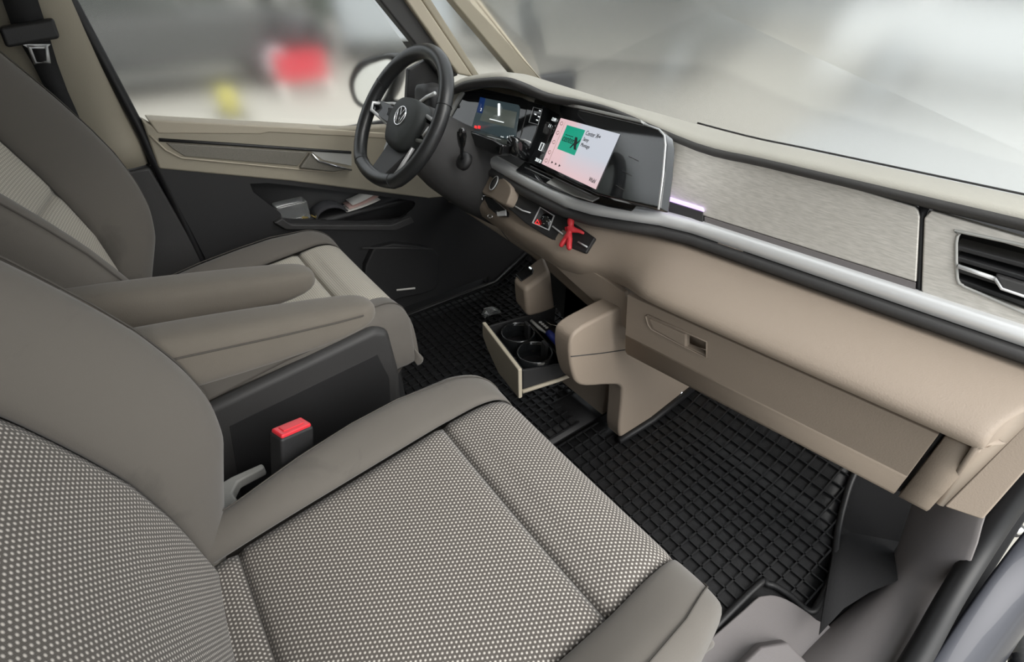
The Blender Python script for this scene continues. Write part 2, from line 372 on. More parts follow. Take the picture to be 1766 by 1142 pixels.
slab('window_channel', (768, 140, 655, 0), (792, 130, 700, 0), 0, 'dark', a1, yA+.004)
prism('mirror_triangle', ats([(705, 120), (742, 100), (770, 128), (792, 150), (770, 205), (700, 200)], y=yA+.03), (0, .02, 0), M['black'], a1, bevel=.004)
a2 = empty('trim_4', (1.1, yA, .68), 'slim beige windscreen pillar beyond the quarter window', 'pillar', kind='structure')
slab('pillar_face', (890, 132, 775, -5), (936, 142, 822, -5), 0, 'pillar', a2, yA-.01)
slab('pillar_edge', (936, 142, 822, -5), (944, 146, 830, -5), 0, 'beige_l', a2, yA-.012)
# ---- panes
def pane(name, ps, v, label):
    return st(prism(name, ps, v, M['glass'], bevel=0, smooth=False), label, 'window')
wb = vec(1.36, -.88, .64); wl = vec(1.225, .80, .655)
pane('window_1', [wb, wl, wl+vec(-.71, -.04, .61), wb+vec(-.71, .04, .625)], (.006, 0, .005), 'large misted windscreen above the dashboard')
pane('window_2', [vec(.04, .80, .60), vec(.90, .80, .60), vec(.42, .76, 1.26), vec(.0, .76, 1.26)], (0, .005, .001), 'blurred side window of the driver door')
pane('window_3', [vec(.86, .79, .70), vec(1.12, .79, .70), vec(.55, .76, 1.24), vec(.42, .76, 1.24)], (0, .005, .001), 'small quarter window between the two A pillars')
# ---- sill on the passenger side
def rowz(ps): return [vec(*p) for p in ps]
st(grid('trim_5', [rowz([(x, -.675-.03*ip(x, [.7, .95], [0, 1]), -.002), (x, -.69-.025*ip(x, [.7, .95], [0, 1]), .02), (x, -.72, .045), (x, -.745, .055), (x, -.77, .062), (x, -.785, .05)]) for x in (.1, .3, .5, .7, .80, .9, .96)]
        + [rowz([(1.03, -.69, .02), (1.01, -.70, .06), (.995, -.72, .10), (.985, -.735, .14), (.98, -.76, .16), (.98, -.785, .15)]),
           rowz([(1.06, -.66, .15), (1.03, -.67, .18), (.99, -.69, .22), (.955, -.715, .26), (.95, -.735, .27), (.955, -.752, .27)]),
           rowz([(1.06, -.62, .33), (1.02, -.65, .34), (.95, -.68, .35), (.885, -.705, .352), (.885, -.73, .352), (.89, -.745, .35)])], M['grey'], solid=.008, off=-1, sub=1),
   'grey plastic sill and kick panel inside the passenger doorway', 'sill trim')
st(tube('trim_6', cr([vec(.1, -.80, .085), vec(.5, -.80, .09), vec(.75, -.795, .10), vec(.9, -.787, .115), vec(1.0, -.780, .16), vec(1.06, -.772, .24), vec(1.09, -.768, .34), vec(1.08, -.772, .50), vec(1.0, -.775, .65)], 6), .019, M['seal'], n=12), 'black rubber door seal curving up the passenger doorway', 'seal')
sill = empty('trim_7', (.9, -.87, -.1), 'grey-blue painted metal sill outside the door seal', 'sill', kind='structure')
grid('painted_sill', [[vec(x, -.81, .08+dz), vec(x, -.84, .075+dz), vec(x, -.875, .05+dz), vec(x, -.90, 0+dz), vec(x, -.905, -.12+dz)] for x, dz in ((.1, 0), (.5, 0), (.8, .005), (1.0, .04), (1.12, .12), (1.2, .3))], M['paint'], sill, solid=.006, sub=1)

cf = ats([(1452, 860), (1560, 868), (1592, 890), (1562, 922), (1540, 952), (1547, 1002), (1500, 1022), (1455, 1050), (1412, 1096), (1420, 1040)], pl=(vec(.92, -.711, .045), vec(.15, .35, .92)))
st(prism('trim_8', cf, (0, 0, .004), M['deep'], bevel=0), 'torn black carpet edge lying over the grey sill trim', 'carpet')
# ================================================================== FLOOR MATS
def ribs(name, x0, x1, y0, y1, step, zf, keep, parent, w_=.0035, h_=.004):
    parts = []
    xs = np.arange(x0, x1+1e-6, step); ys = np.arange(y0, y1+1e-6, step)
    def seg(a, b):
        pa, pb = vec(a[0], a[1], zf(*a)), vec(b[0], b[1], zf(*b))
        t = pb-pa; n = vec(0, 0, 1)-t*(t[2]/(t@t)); parts.append(bar(pa, pb, w_, h_, n/np.linalg.norm(n)))
    for x in xs:
        for a, b in zip(ys[:-1], ys[1:]):
            if keep(x, (a+b)/2): seg((x, a), (x, b))
    for y in ys:
        for a, b in zip(xs[:-1], xs[1:]):
            if keep((a+b)/2, y): seg((a, y), (b, y))
    o = join_meshes(name, parts, M['rubber'], parent); o['kind'] = 'stuff'; return o
def zfl(x, y): return .004 + max(0, x-.98)**1.35*.9
pm = empty('floor_mat', (.72, -.36, 0), 'black ribbed rubber floor mat in the passenger footwell', 'floor mat', 'rubber floor mats')
def yed(x): return ip(x, [.76, .86, .95, 1.02, 1.10, 1.25], [-.652, -.635, -.602, -.572, -.545, -.52])
def keep_p(x, y): return not (x < .755 and y < -.55) and y > yed(x)+.004 and not (y > -.13 and x > .78)
mr = [[vec(x, y, zfl(x, y)-.006) for y in np.linspace(yed(x), -.02, 14)] for x in np.linspace(.30, 1.26, 30)]
grid('mat_sheet', [[p if not (p[0] < .74 and p[1] < -.56) else vec(p[0], p[1], -.001) for p in r] for r in mr], M['rubber'], pm, solid=.004, off=1)
ribs('mat_ribs', .30, 1.26, -.66, -.02, .0285, lambda x, y: zfl(x, y)-.004, keep_p, pm)
tube('mat_rim', cr([vec(.30, -.553, .006), vec(.70, -.553, .006), vec(.745, -.565, .006), vec(.758, -.60, .006), vec(.76, -.645, .008)]+[vec(x, yed(x), zfl(x, 0)+.001) for x in (.80, .86, .92, .98, 1.04, 1.10, 1.18, 1.25)], 6), .007, M['rubber'], pm, n=8)
dm = empty('floor_mat', (.72, .42, 0), 'black ribbed rubber floor mat in front of the driver seat', 'floor mat', 'rubber floor mats')
def keep_d(x, y): return not (y < .10 and x > .74)
grid('mat_sheet', [[vec(x, y, zfl(x, y)-.006) for y in np.linspace(-.015, .735, 12)] for x in np.linspace(.30, 1.16, 20)], M['rubber'], dm, solid=.004, off=1)
ribs('mat_ribs', .32, 1.16, .0, .73, .025, lambda x, y: zfl(x, y)-.004, keep_d, dm, h_=.005)
tube('mat_rim', [vec(.30, .735, .006), vec(.98, .735, .008), vec(1.16, .735, .10)], .007, M['rubber'], dm, n=8)

# entry step in the passenger doorway
es = empty('entry_step', (.55, -.63, -.01), 'grey plastic entry step at the edge of the passenger mat', 'step')
sp = cr([vec(.40, -.566, .014), vec(.66, -.566, .014), vec(.715, -.575, .014), vec(.742, -.605, .014), vec(.752, -.66, .014), vec(.74, -.69, .014), vec(.5, -.69, .014), vec(.40, -.69, .014)], 4, True)
prism('step_plate', sp, (0, 0, -.018), M['grey'], es, bevel=.004)
prism('step_riser', [vec(.42, -.605, .016), vec(.62, -.615, .016), vec(.665, -.64, .016), vec(.66, -.69, .016), vec(.42, -.69, .016)], (-.02, -.01, .035), M['grey'], es, bevel=.006, seg=3)

# ================================================================== SEATS
def lat_profile():
    # (distance from the seat centre line, bolster height, which panel ends here)
    return [(.192, .000), (.200, .010), (.214, .021), (.235, .030), (.256, .031), (.273, .020), (.284, .000), (.289, -.03), (.290, -.085), (.285, -.15)]
def cushion_pt(x, yl, dz, zc, b, w_):
    return vec(x, yl*w_, zc + (dz*b if dz > 0 else dz))
CP = cr([vec(-.17, 0, .375), vec(-.10, 0, .385), vec(.0, 0, .398), (.14, 0, .412), (.262, 0, .424), (.335, 0, .430), (.378, 0, .418), (.402, 0, .385), (.408, 0, .33), (.402, 0, .28)], 8)
def cz(x): return ip(x, [p[0] for p in CP[:60]], [p[2] for p in CP[:60]])
def seat(name, loc, label, ins, side, arm_side, fabricz, sy=1.0, lean=0.0, zo=0.0, arm=(.325, .035, -.015), fx=1.0):
    t = empty(name, loc, label, 'seat', 'front seats'); L0 = vec(*loc)
    def P(x, y, z): return L0+vec(x if x < .262 else .262+(x-.262)*fx, y*sy, z+(zo if z > .2 else 0))
    def PB(x, y, z): return P(x+lean*max(0, z-.36)*(.2+.8*y/.27), y, z)
    seam_i = min(range(len(CP)), key=lambda i: abs(CP[i][0]-.262) + (9 if CP[i][2] < .41 else 0))
    def wsc(i):
        p = CP[i]; s = i/(len(CP)-1)
        return ip(p[0] if (p[2] > .40 or p[0] < .3) else .43, [-.17, -.04, .06, .14, .22, .32, .39, .43], [.87, .90, .965, 1, 1, .97, .91, .88])
    def ins_rows(i0, i1):
        rows = []
        for i in range(i0, i1+1):
            p = CP[i]; hw = ip(p[0], [-.17, .0, .26, .43], [.183, .185, .188, .180])
            d = min((p[0]-CP[i0][0])**2+(p[2]-CP[i0][2])**2, 9) ** .5
            d2 = ((p[0]-CP[i1][0])**2+(p[2]-CP[i1][2])**2) ** .5
            row = []
            for k in range(25):
                y = -hw + 2*hw*k/24
                e1, e2 = min(d, d2), hw-abs(y); puff = min(.010*(1-math.exp(-e1/.010))-.010, .005*(1-math.exp(-e2/.006))-.005)
                row.append(P(p[0], y, p[2]+puff - .006*(1-(y/hw)**2)*(1 if p[0] < .3 else .3)))
            rows.append(row)
        return rows
    rear_i = min(range(len(CP)), key=lambda i: abs(CP[i][0]+.062))
    grid('cushion_panel', ins_rows(0, rear_i), ins, t, solid=.012, off=-1)
    grid('cushion_panel', ins_rows(rear_i, seam_i), ins, t, solid=.012, off=-1)
    grid('cushion_panel', ins_rows(seam_i, len(CP)-1), ins, t, solid=.012, off=-1)
    for s in (1, -1):
        rows = []
        for i, p in enumerate(CP):
            b = .1 if (p[0] > .3 and p[2] < .40) else ip(p[0], [-.17, .05, .22, .33, .40], [1.0, 1.1, 1.0, .55, .15])
            w_ = wsc(i); drop = 1 if (p[2] > .405 or p[0] < .3) else max(.15, (p[2]-.26)/.145)
            row = []
            for y, dz in lat_profile():
                yy = y if y > .2 else ip(p[0], [-.17, .0, .26, .43], [.184, .186, .189, .181])
                row.append(P(p[0], s*yy*(w_ if y > .2 else 1), max(.274, p[2]+(dz*b if dz > 0 else dz*drop)-(.005 if y < .195 else 0))))
            rows.append(row)
        bo = grid('cushion_bolster', rows, M['bolster'], t, solid=.012, off=-1 if s < 0 else -1, sub=1)
        sp_ = [P(p[0], s*.2565*wsc(i), p[2]+.0315*(ip(p[0], [-.17, .05, .22, .33, .40], [1.0, 1.1, 1.0, .55, .15]))+.001) for i, p in enumerate(CP) if p[2] > .378 and p[0] < .405]
        tube('stitch_seam', sp_, .0012, M['seatside'], bo, n=5)
    ell('cushion_core', [(P(x, 0, zc), vec(0, w_, 0), vec(0, 0, h_)) for x, zc, w_, h_ in ((-.165, .29, .25, .045), (-.10, .295, .262, .055), (.10, .305, .265, .065), (.30, .31, .255, .07), (.36, .31, .22, .06), (.38, .31, .20, .04))], M['seatside'], t, pw=5)
    # ---- backrest: a path for the insert and one for the bolster crest
    zs = list(np.linspace(.36, 1.02, 30))
    def xin(z): return ip(z, [.36, .40, .5, .58, .65, .70, .8, .9, 1.02], [-.098, -.104, -.113, -.128, -.152, -.172, -.215, -.255, -.30])
    def xbo(z): return ip(z, [.36, .44, .52, .58, .64, .70, .75, .82, .88, 1.02], [-.075, -.048, -.022, -.018, -.030, -.052, -.078, -.120, -.160, -.255])
    def hwid(z): return ip(z, [.36, .45, .6, .8, .92, 1.02], [.278, .288, .290, .285, .27, .225])
    def panel(z0, z1, m_, nm):
        rows = []
        for z in np.linspace(z0, z1, 22):
            hw = ip(z, [.36, .45, .7, 1.02], [.178, .186, .182, .15])
            row = []
            for k in range(25):
                y = -hw+2*hw*k/24; puff = min(.010*(1-math.exp(-min(z-z0+.002, z1-z+.002)/.010))-.010, .006*(1-math.exp(-(hw-abs(y))/.006))-.006)
                row.append(PB(xin(z)+puff+.012*(abs(y)/hw)**2, y, z))
            rows.append(row)
        return grid(nm, rows, m_, t, solid=.012, off=-1)
    for (z0, z1, m_) in fabricz: panel(z0, z1, m_, 'backrest_panel')
    for s in (1, -1):
        rows = []
        for z in zs:
            hi = ip(z, [.36, .45, .7, 1.02], [.180, .188, .184, .152]); ho = hwid(z); xi, xb = xin(z), xbo(z); wd = ho-hi
            row = [PB(xi+.002, s*hi, z), PB(lerp(xi+.012, xb, .25), s*(hi+.10*wd), z), PB(lerp(xi+.012, xb, .62), s*(hi+.30*wd), z), PB(lerp(xi, xb, .90), s*(hi+.52*wd), z),
                   PB(xb, s*(hi+.74*wd), z), PB(xb-.006, s*(hi+.90*wd), z), PB(xb-.03, s*(ho), z), PB(xb-.08, s*(ho+.003), z), PB(xb-.15, s*(ho-.004), z), PB(xb-.20, s*(ho-.03), z)]
            rows.append(row)
        bo = grid('backrest_bolster', rows, M['bolster'], t, solid=.012, off=-1, sub=1)
        tube('stitch_seam', [PB(xbo(z)-.006+.0012, s*(hwid(z)-.10*(hwid(z)-.185)), z) for z in zs[2:]], .0013, M['seatside'], bo, n=5)
    ell('backrest_core', [(PB(xbo(z)-.165, 0, z), vec(.045, 0, 0), vec(0, hwid(z)-.02, 0)) for z in np.linspace(.33, 1.0, 10)], M['seatside'], t, pw=5)
    # ---- headrest
    hr = ell('headrest', [(PB(-.33+.0*q, 0, z), vec(.05*k_, 0, 0), vec(0, .14*k_, 0)) for z, k_, q in ((1.07, .6, 0), (1.085, .9, 0), (1.13, 1, 0), (1.20, .98, 0), (1.235, .85, 0), (1.25, .5, 0))], M['bolster'], t, pw=3)
    for s in (1, -1): tube('headrest_post', [PB(-.335, s*.06, .98), PB(-.335, s*.06, 1.10)], .006, M['chrome'], t, n=8)
    # ---- plastic seat base
    sb = prism('seat_base', [P(-.20, -.24, .0), P(.33, -.24, .0), P(.36, -.24, .10), P(.36, -.24, .26), P(-.20, -.24, .30)], (0, .48, 0), M['black'], t, bevel=.012)
    for s in (1, -1):
        y0 = s*.270; tp = (.03 if sy < 1 else -.10) if s == arm_side else -.06; xs = 0 if s == arm_side else .07
        prism('side_cover', [P(-.17, y0, .10), P(.25-xs, y0, .10), P(.305-xs, y0, .15), P(.325-xs, y0, .30), P(.315-xs, y0, .385+tp), P(.28-xs, y0, .40+tp), P(-.02, y0, .37+tp), P(-.17, y0, .35+tp)], (0, s*.03, 0), M['dark'], t, bevel=.014, seg=3)
        prism('cover_relief', [P(-.06, s*.296, .145), P(.24-xs, s*.296, .145), P(.275-xs, s*.296, .18), P(.295-xs, s*.296, .30), P(.275-xs, s*.296, .345+tp), P(-.02, s*.296, .32+tp)], (0, s*.008, 0), M['black'], t, bevel=.004)
    # ---- armrest
    if arm_side:
        s = arm_side; ya = s*arm[0]/sy
        P_ = P
        def PA(x, y, z): return L0+vec(x+arm[2], y*sy, z+arm[1])
        secs = []
        for x, zc, hy, hz in ((-.16, .604, .030, .040), (-.13, .604, .034, .046), (-.02, .588, .036, .045), (.10, .572, .036, .037), (.18, .563, .034, .029), (.225, .560, .030, .022), (.242, .560, .020, .014), (.248, .560, .008, .006)):
            secs.append((PA(x, ya, zc), vec(0, hy, 0), vec(0, 0, hz)))
        ar = ell('armrest', secs, M['arm'], t, n=28, pw=3.2, sub=1)
        tube('stitch_seam', [PA(x, ya-s*0+sy*hy*.995, zc+hz*.42) for sy in (-1,) for x, zc, hy, hz in ((-.13, .604, .034, .046), (-.02, .588, .036, .045), (.10, .572, .036, .037), (.18, .563, .034, .029), (.22, .560, .031, .022))], .0013, M['seatside'], ar, n=5)
        prism('armrest_shell', [PA(-.16, ya-.026, .575), PA(-.10, ya-.026, .50), PA(-.02, ya-.026, .515), PA(.10, ya-.026, .533), PA(.19, ya-.026, .538), PA(.20, ya-.026, .555), PA(.0, ya-.026, .56)], (0, .052, 0), M['seatside'], t, bevel=.01)
        ell('armrest_pivot', [(PA(-.13, s*.27, .575), vec(.035, 0, 0), vec(0, 0, .035)), (PA(-.13, s*.30, .575), vec(.035, 0, 0), vec(0, 0, .035))], M['dark'], t)
    return t
SX = 0.0
pseat = seat('passenger_seat', (0, -.34, 0), 'nearest grey seat with white-dotted fabric and left armrest', M['insert'], None, 1, [(.36, 1.0, M['insert'])])
dseat = seat('driver_seat', (0, .39, 0), 'driver seat behind the steering wheel with pale woven centre, sunlight put into its colour', M['insert2'], None, -1, [(.36, .668, M['insert2']), (.666, 1.0, M['insert2'])], sy=.87, lean=.13, zo=.015, arm=(.27, .045, -.06), fx=.80)
# seat belt buckle and pale base plate belong to the passenger seat
def PP(x, y, z): return vec(x, y, z)
cB = at(503, 739, y=-.035)
bx_ = vec(.80, .25, -.25); bx_ /= np.linalg.norm(bx_); bup = vec(-.18, 0, 1.0)-bx_*(vec(-.18, 0, 1.0)@bx_); bup /= np.linalg.norm(bup); by_ = np.cross(bup, bx_)
bk = box('belt_buckle', cB-bup*.075, (.058, .034, .15), M['black'], pseat, ax=(bx_, by_, bup), bevel=.005)
rb = box('release_button', cB+bup*.001, (.052, .028, .008), M['redbtn'], bk, ax=(bx_, by_, bup), bevel=.003)
box('button_dish', cB+bup*.0052, (.036, .014, .003), M['redbtn'], rb, ax=(bx_, by_, bup), bevel=.0012)
tube('buckle_stalk', [cB-bup*.13, cB-bup*.2+vec(-.03, 0, 0)], .014, M['black'], bk, n=8)
prism('base_plate', [p for p in ats([(350, 905), (372, 838), (398, 822), (452, 798), (456, 806), (410, 830), (400, 850), (410, 862), (380, 890)], z=.345)], (0, 0, -.02), M['ltgrey'], pseat, bevel=.004)
# adjusting lever loop at the front of the driver seat
tube('adjust_lever', cr([vec(.33, .22, .10), vec(.40, .20, .12), vec(.44, .16, .13), vec(.40, .13, .12), vec(.34, .14, .10)], 5), .009, M['black'], dseat, n=8)

# ================================================================== DASHBOARD
dash = empty('dashboard', D(.45, .95, .36), 'long beige and silver dashboard with two screens', 'dashboard')
def bulge(e): return ip(e, [.38, .44, .50, .56, .62, .68, .76, .84, .95], [0, -.012, -.038, -.062, -.070, -.060, -.047, -.028, .0])
ES = list(np.linspace(-.30, .38, 12))+list(np.linspace(.40, .95, 28))
def dl(prof, es, bl=1.0): return [[D(e, f+bulge(e)*bl, z) for f, z in prof] for e in es]
# -- top pad and its dark lip
# -- passenger decor panel
pA, pB = D(0, .872, .643), D(0, .897, .760); nP = np.cross(DE, pB-pA); nP /= np.linalg.norm(nP)
if nP[0] > 0: nP = -nP
PPL = (pA, nP)
def pp(ps, o=0.0): return [p+nP*o for p in ats(ps, pl=PPL)]
prism('decor_panel', pp([(1135, 228), (1165, 237), (1400, 303), (1578, 357), (1584, 364), (1586, 374), (1580, 487), (1400, 431), (1216, 373), (1140, 350)]), -nP*.02, M['brushed'], dash, bevel=.002)
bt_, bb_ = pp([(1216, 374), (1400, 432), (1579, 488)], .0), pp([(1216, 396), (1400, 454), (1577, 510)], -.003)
grid('decor_shade_band', [bt_, [lerp(a, b, .12) for a, b in zip(bt_, bb_)], bb_], M['grey'], dash, solid=.004, off=0, smooth=False)  # grey darker than the panel puts the facet's shade into the colour
prism('panel_gap', pp([(1584, 355), (1600, 362), (1594, 376), (1588, 500), (1588, 512), (1574, 506), (1578, 490)], -.004), -nP*.02, M['seal'], dash, bevel=0)
vo = [(1655, 404), (1668, 402), (1960, 482), (1960, 610), (1690, 506), (1660, 492), (1651, 480), (1649, 420)]
holed('vent_surround', pp([(1606, 363), (2000, 480), (2000, 655), (1593, 512), (1589, 500), (1594, 376)]), [pp(vo)], -nP*.025, M['brushed'], dash, bevel=.002)
prism('vent_back', pp(vo, -.05), -nP*.005, M['seal'], dash, bevel=0)
tube('vent_frame', cr(pp([(1655, 404), (1668, 402), (1960, 482), (1960, 610), (1690, 506), (1660, 492), (1651, 480), (1649, 420)], .001), 2, True), .0022, M['ltgrey'], dash, closed=True, n=6)
for i in range(4):
    a_, b_ = (1650, 424+19*i), (1960, 507+27*i)
    q = pp([a_, b_], -.004); dv = -nP*.03+vec(0, 0, .008)
    prism('vent_slat', [q[0], q[1], q[1]+dv, q[0]+dv], (0, 0, -.007), M['black'], dash, bevel=.002)
q = pp([(1652, 458), (1716, 480)], .004); tube('vent_rod', q, .003, M['silver'], dash, n=8)
tb = prism('vent_tab', pp([(1716, 472), (1800, 498), (1800, 520), (1728, 497)], .008), -nP*.02, M['dark'], dash, bevel=.003)
tube('tab_edge', pp([(1716, 478), (1728, 496), (1800, 520)], .009), .002, M['silver'], tb, n=6)
# -- silver strip and black underside, running the whole length with the bulge in the middle
grid('silver_trim', dl(((.885, .646), (.872, .648), (.862, .645), (.858, .636), (.861, .624), (.872, .620)), ES), M['silver'], dash, solid=.004, off=-1)
grid('trim_underside', dl(((.861, .6225), (.852, .619), (.850, .610), (.858, .602), (.88, .598)), ES), M['dark'], dash, solid=.004, off=-1)
# -- ambient light
prism('light_holder', pp([(1143, 344), (1213, 366), (1213, 389), (1140, 365)], .003), -nP*.012, M['dark'], dash, bevel=.001)
prism('ambient_light', pp([(1144, 336), (1213, 358), (1215, 365), (1144, 343)], .005), -nP*.01, M['lilac'], dash, bevel=.001)
# -- beige lower dash
RI = ((.885, .600), (.862, .599), (.83, .595), (.77, .580), (.738, .566), (.722, .552), (.726, .536), (.748, .526), (.80, .515))
LE = ((.905, .600), (.885, .599), (.872, .590), (.850, .566), (.836, .548), (.826, .532), (.832, .512), (.856, .474), (.92, .452))
EB = [-.118, -.116, -.11]+list(np.linspace(-.09, .38, 10))+list(np.linspace(.40, .95, 28))
rows = []
for e in EB:
    k_ = ip(e, [.36, .56], [0, 1]); k_ = k_*k_*(3-2*k_); end = 0 if e > -.112 else (.02 if e < -.117 else .006)
    row = []
    for (f0, z0), (f1, z1) in zip(RI, LE):
        f_ = lerp(f0, f1, k_)+bulge(e)*k_; row.append(D(e-(max(0, f0-.74)*.45 if e < -.1 else 0), f_+(end if f0 < .83 else 0), lerp(z0, z1, k_)-end*.3))
    rows.append(row)
grid('lower_dash', rows, M['beige'], dash, solid=.006, off=-1, sub=1)
# -- glove box
GP = ((.752, .523), (.748, .519), (.764, .418), (.767, .409), (.769, .402), (.776, .368), (.786, .354), (.86, .35))
def gext(name, e0, e1, m_='beige'): return grid(name, [[D(e, f, z) for f, z in GP] for e in np.linspace(e0, e1, 3)], M[m_], dash, solid=.012, off=-1)
gl = grid('glove_box', [[D(e, f, z) for f, z in GP[2:]] for e in np.linspace(-.073, .428, 3)], M['beige'], dash, solid=.012, off=-1)
gext('dash_end_cover', -.118, -.080)
prism('glove_gap', [D(-.0815, .762, .522), D(-.0715, .762, .522), D(-.0715, .80, .352), D(-.0815, .80, .352)], DF*.02, M['seal'], dash, bevel=0)
GPL = (D(0, .748, .519), np.cross(DE, D(0, .764, .418)-D(0, .748, .519))); gn = GPL[1]/np.linalg.norm(GPL[1])
if gn[0] > 0: gn = -gn
def gp(ps, o=0.0): return [p+gn*o for p in ats(ps, pl=GPL)]
prism('dash_filler', ats([(1077, 505), (1098, 560), (1120, 600), (1060, 552), (985, 485), (925, 430), (985, 445), (1040, 480)], pl=(GPL[0]-gn*.03, gn)), -gn*.012, M['beige'], dash, bevel=.002)
g0 = [D(-.073, .748, .5195), D(.428, .748, .5195), D(.428, .764, .417), D(-.073, .764, .417)]
holed('glove_face', g0, [gp([(1184, 577), (1217, 591), (1217, 613), (1184, 598)])], -gn*.012, M['beige'], gl, bevel=.0015)
tube('handle_outline', gp([(1114, 545), (1118, 543), (1180, 571), (1219, 589), (1219, 616), (1185, 600), (1124, 568), (1118, 560)], .001), .0018, M['beige'], gl, closed=True, n=6)
prism('handle_flap', gp([(1121, 549), (1183, 576), (1183, 597), (1127, 565)], .003), -gn*.006, M['beige'], gl, bevel=.001)
prism('handle_recess', gp([(1176, 565), (1226, 585), (1226, 622), (1176, 604)], -.022), -gn*.004, M['beige'], gl, bevel=0)
# -- beige end panel by the door
prism('end_panel', [at(1627, 874, x=.86), at(1694, 897, x=.87), at(1766, 815, x=.90), at(1830, 740, x=.93), at(1830, 680, x=.93), at(1766, 737, x=.90)], (.05, 0, 0), M['beige'], dash, bevel=.003)

ec = [at(1690, 768, x=.735), at(1766, 690, x=.83), at(1830, 625, x=.90), at(1830, 672, x=.93), at(1766, 737, x=.90), at(1627, 874, x=.86), at(1620, 872, x=.80)]
mesh('dash_end_cap', ec, [(0, 1, 4, 5), (1, 2, 3, 4), (0, 5, 6)], M['beige'], dash, solid=.006, off=-1)
# -- infotainment screen
nI = vec(-.814, .291, .502); nI /= np.linalg.norm(nI)
dI = ray(1000, 260); pI = C+dI/np.linalg.norm(dI)*1.08
IPL = (pI, nI)
def iq(ps, o=0.0): return [p+nI*o for p in ats(ps, pl=IPL)]
bez = [(922, 170), (1000, 188), (1112, 214), (1136, 222), (1147, 232), (1150, 250), (1146, 300), (1138, 360), (1085, 348), (1030, 335), (935, 291), (900, 276), (906, 230)]
sc = prism('infotainment_screen', iq(bez), -nI*.02, M['gloss'], dash, bevel=.003)
ft, fb = iq([(906, 165), (1000, 182), (1106, 207)], .002), iq([(922, 170), (1000, 188), (1108, 213)], .002)
prism('screen_top_rim', ft+fb[::-1], -nI*.05, M['ltgrey'], sc, bevel=.002)
ra = iq([(1112, 213), (1138, 222), (1148, 233), (1150, 250), (1146, 300), (1138, 362)], .001)
rb_ = pp([(1135, 225), (1152, 238), (1163, 253), (1166, 268), (1158, 315), (1146, 362)], .004)
grid('screen_side', [ra, [lerp(a, b, .12)+vec(0, 0, .0) for a, b in zip(ra, rb_)], [lerp(a, b, .6) for a, b in zip(ra, rb_)], rb_], M['silver'], sc, solid=.003, off=-1)
QS = [(968, 204), (1070, 232), (1028, 327), (935, 283)]
def qs(u, v, o): # point on the lit display, u right, v down
    a = [np.array(p, float) for p in iq(QS, o)]
    return lerp(lerp(a[0], a[1], u), lerp(a[3], a[2], u), v)
def flat(name, ps, m_, parent, o): return prism(name, [qs(u, v, o) for u, v in ps], -nI*.0006, M[m_], parent, bevel=0, smooth=False)
NG = 8
grid('display', [[qs(i/NG, 1-j/NG, .0014) for i in range(NG+1)] for j in range(NG+1)], M['screen_mix'], sc, solid=.0006, off=-1, smooth=False)
flat('cover_tile', [(.17, .10), (.50, .10), (.50, .60), (.17, .60)], 'screen_g', sc, .0018)
def text(name, s, u, v, size, m_, parent, fn=qs, du=(1, 0), n=nI, o=.0022, bold=False):
    cu = bpy.data.curves.new(name, 'FONT'); cu.body = s; cu.size = size; cu.extrude = .0002
    ob = bpy.data.objects.new(name, cu); COL.objects.link(ob); ob.parent = parent
    p = fn(u, v, o); ex = fn(u+.01, v, o)-p; ex /= np.linalg.norm(ex); ey = fn(u, v-.01, o)-p; ey -= ex*(ex@ey); ey /= np.linalg.norm(ey); ez = np.cross(ex, ey)
    from mathutils import Matrix
    mw = Matrix(((ex[0], ey[0], ez[0], p[0]), (ex[1], ey[1], ez[1], p[1]), (ex[2], ey[2], ez[2], p[2]), (0, 0, 0, 1)))
    b_ = origin(parent); mw.translation = Vector(tuple(p-b_)); ob.matrix_basis = mw
    cu.materials.append(M[m_])
    dg = bpy.context.evaluated_depsgraph_get(); me = bpy.data.meshes.new_from_object(ob.evaluated_get(dg))
    me.materials.clear(); me.materials.append(M[m_])
    ob2 = bpy.data.objects.new(name, me); COL.objects.link(ob2); ob2.parent = parent; ob2.matrix_basis = mw
    bpy.data.objects.remove(ob); bpy.data.curves.remove(cu); return ob2
text('tile_lettering', 'center', .19, .42, .020, 'screen_k', sc)
for i in range(5): tube('tile_small_print', [qs(.215+.03*i, .285, .0022), qs(.237+.03*i, .285, .0022)], .0008, M['screen_k'], sc, n=4)
for ps in ([(.39, .27), (.43, .27), (.46, .36), (.49, .27), (.49, .33), (.46, .40), (.49, .50), (.45, .50), (.42, .42), (.39, .50), (.37, .50), (.41, .38)],): flat('tile_star', ps, 'screen_k', sc, .0021)
text('station_name', 'Center X', .53, .18, .0125, 'screen_k', sc); text('station_tag', 'DAB', .72, .16, .006, 'screen_k', sc)
text('song_line', 'Sasey', .53, .29, .010, 'screen_k', sc); text('song_line', 'Montage', .53, .40, .010, 'screen_k', sc)
for u in (.17, .245, .32): flat('play_icon', [(u, .86), (u+.03, .885), (u, .91)], 'screen_k', sc, .0021)
text('corner_note', 'Wahl', .86, .92, .011, 'screen_k', sc)
for v in (.10, .30, .50, .72, .90): tube('menu_icon', [qs(.06+.025*math.cos(q), v+.035*math.sin(q), .0016) for q in np.linspace(0, 6.283, 9)[:-1]], .0007, M['pink'], sc, closed=True, n=4)
tube('menu_line', [qs(.115, .05, .0016), qs(.115, .95, .0016)], .0005, M['pink'], sc, n=4)
text('clock', '12:04', -.16, .10, .010, 'screen_w', sc); text('side_note', '1 1', -.17, .25, .010, 'screen_w', sc)
tube('home_icon', [qs(-.17+a, .60+b, .0016) for a, b in ((0, 0), (.06, 0), (.06, .16), (0, .16))], .0009, M['screen_w'], sc, closed=True, n=5)
text('temperature', '20.0 20', -.15, 1.0, .010, 'screen_w', sc)
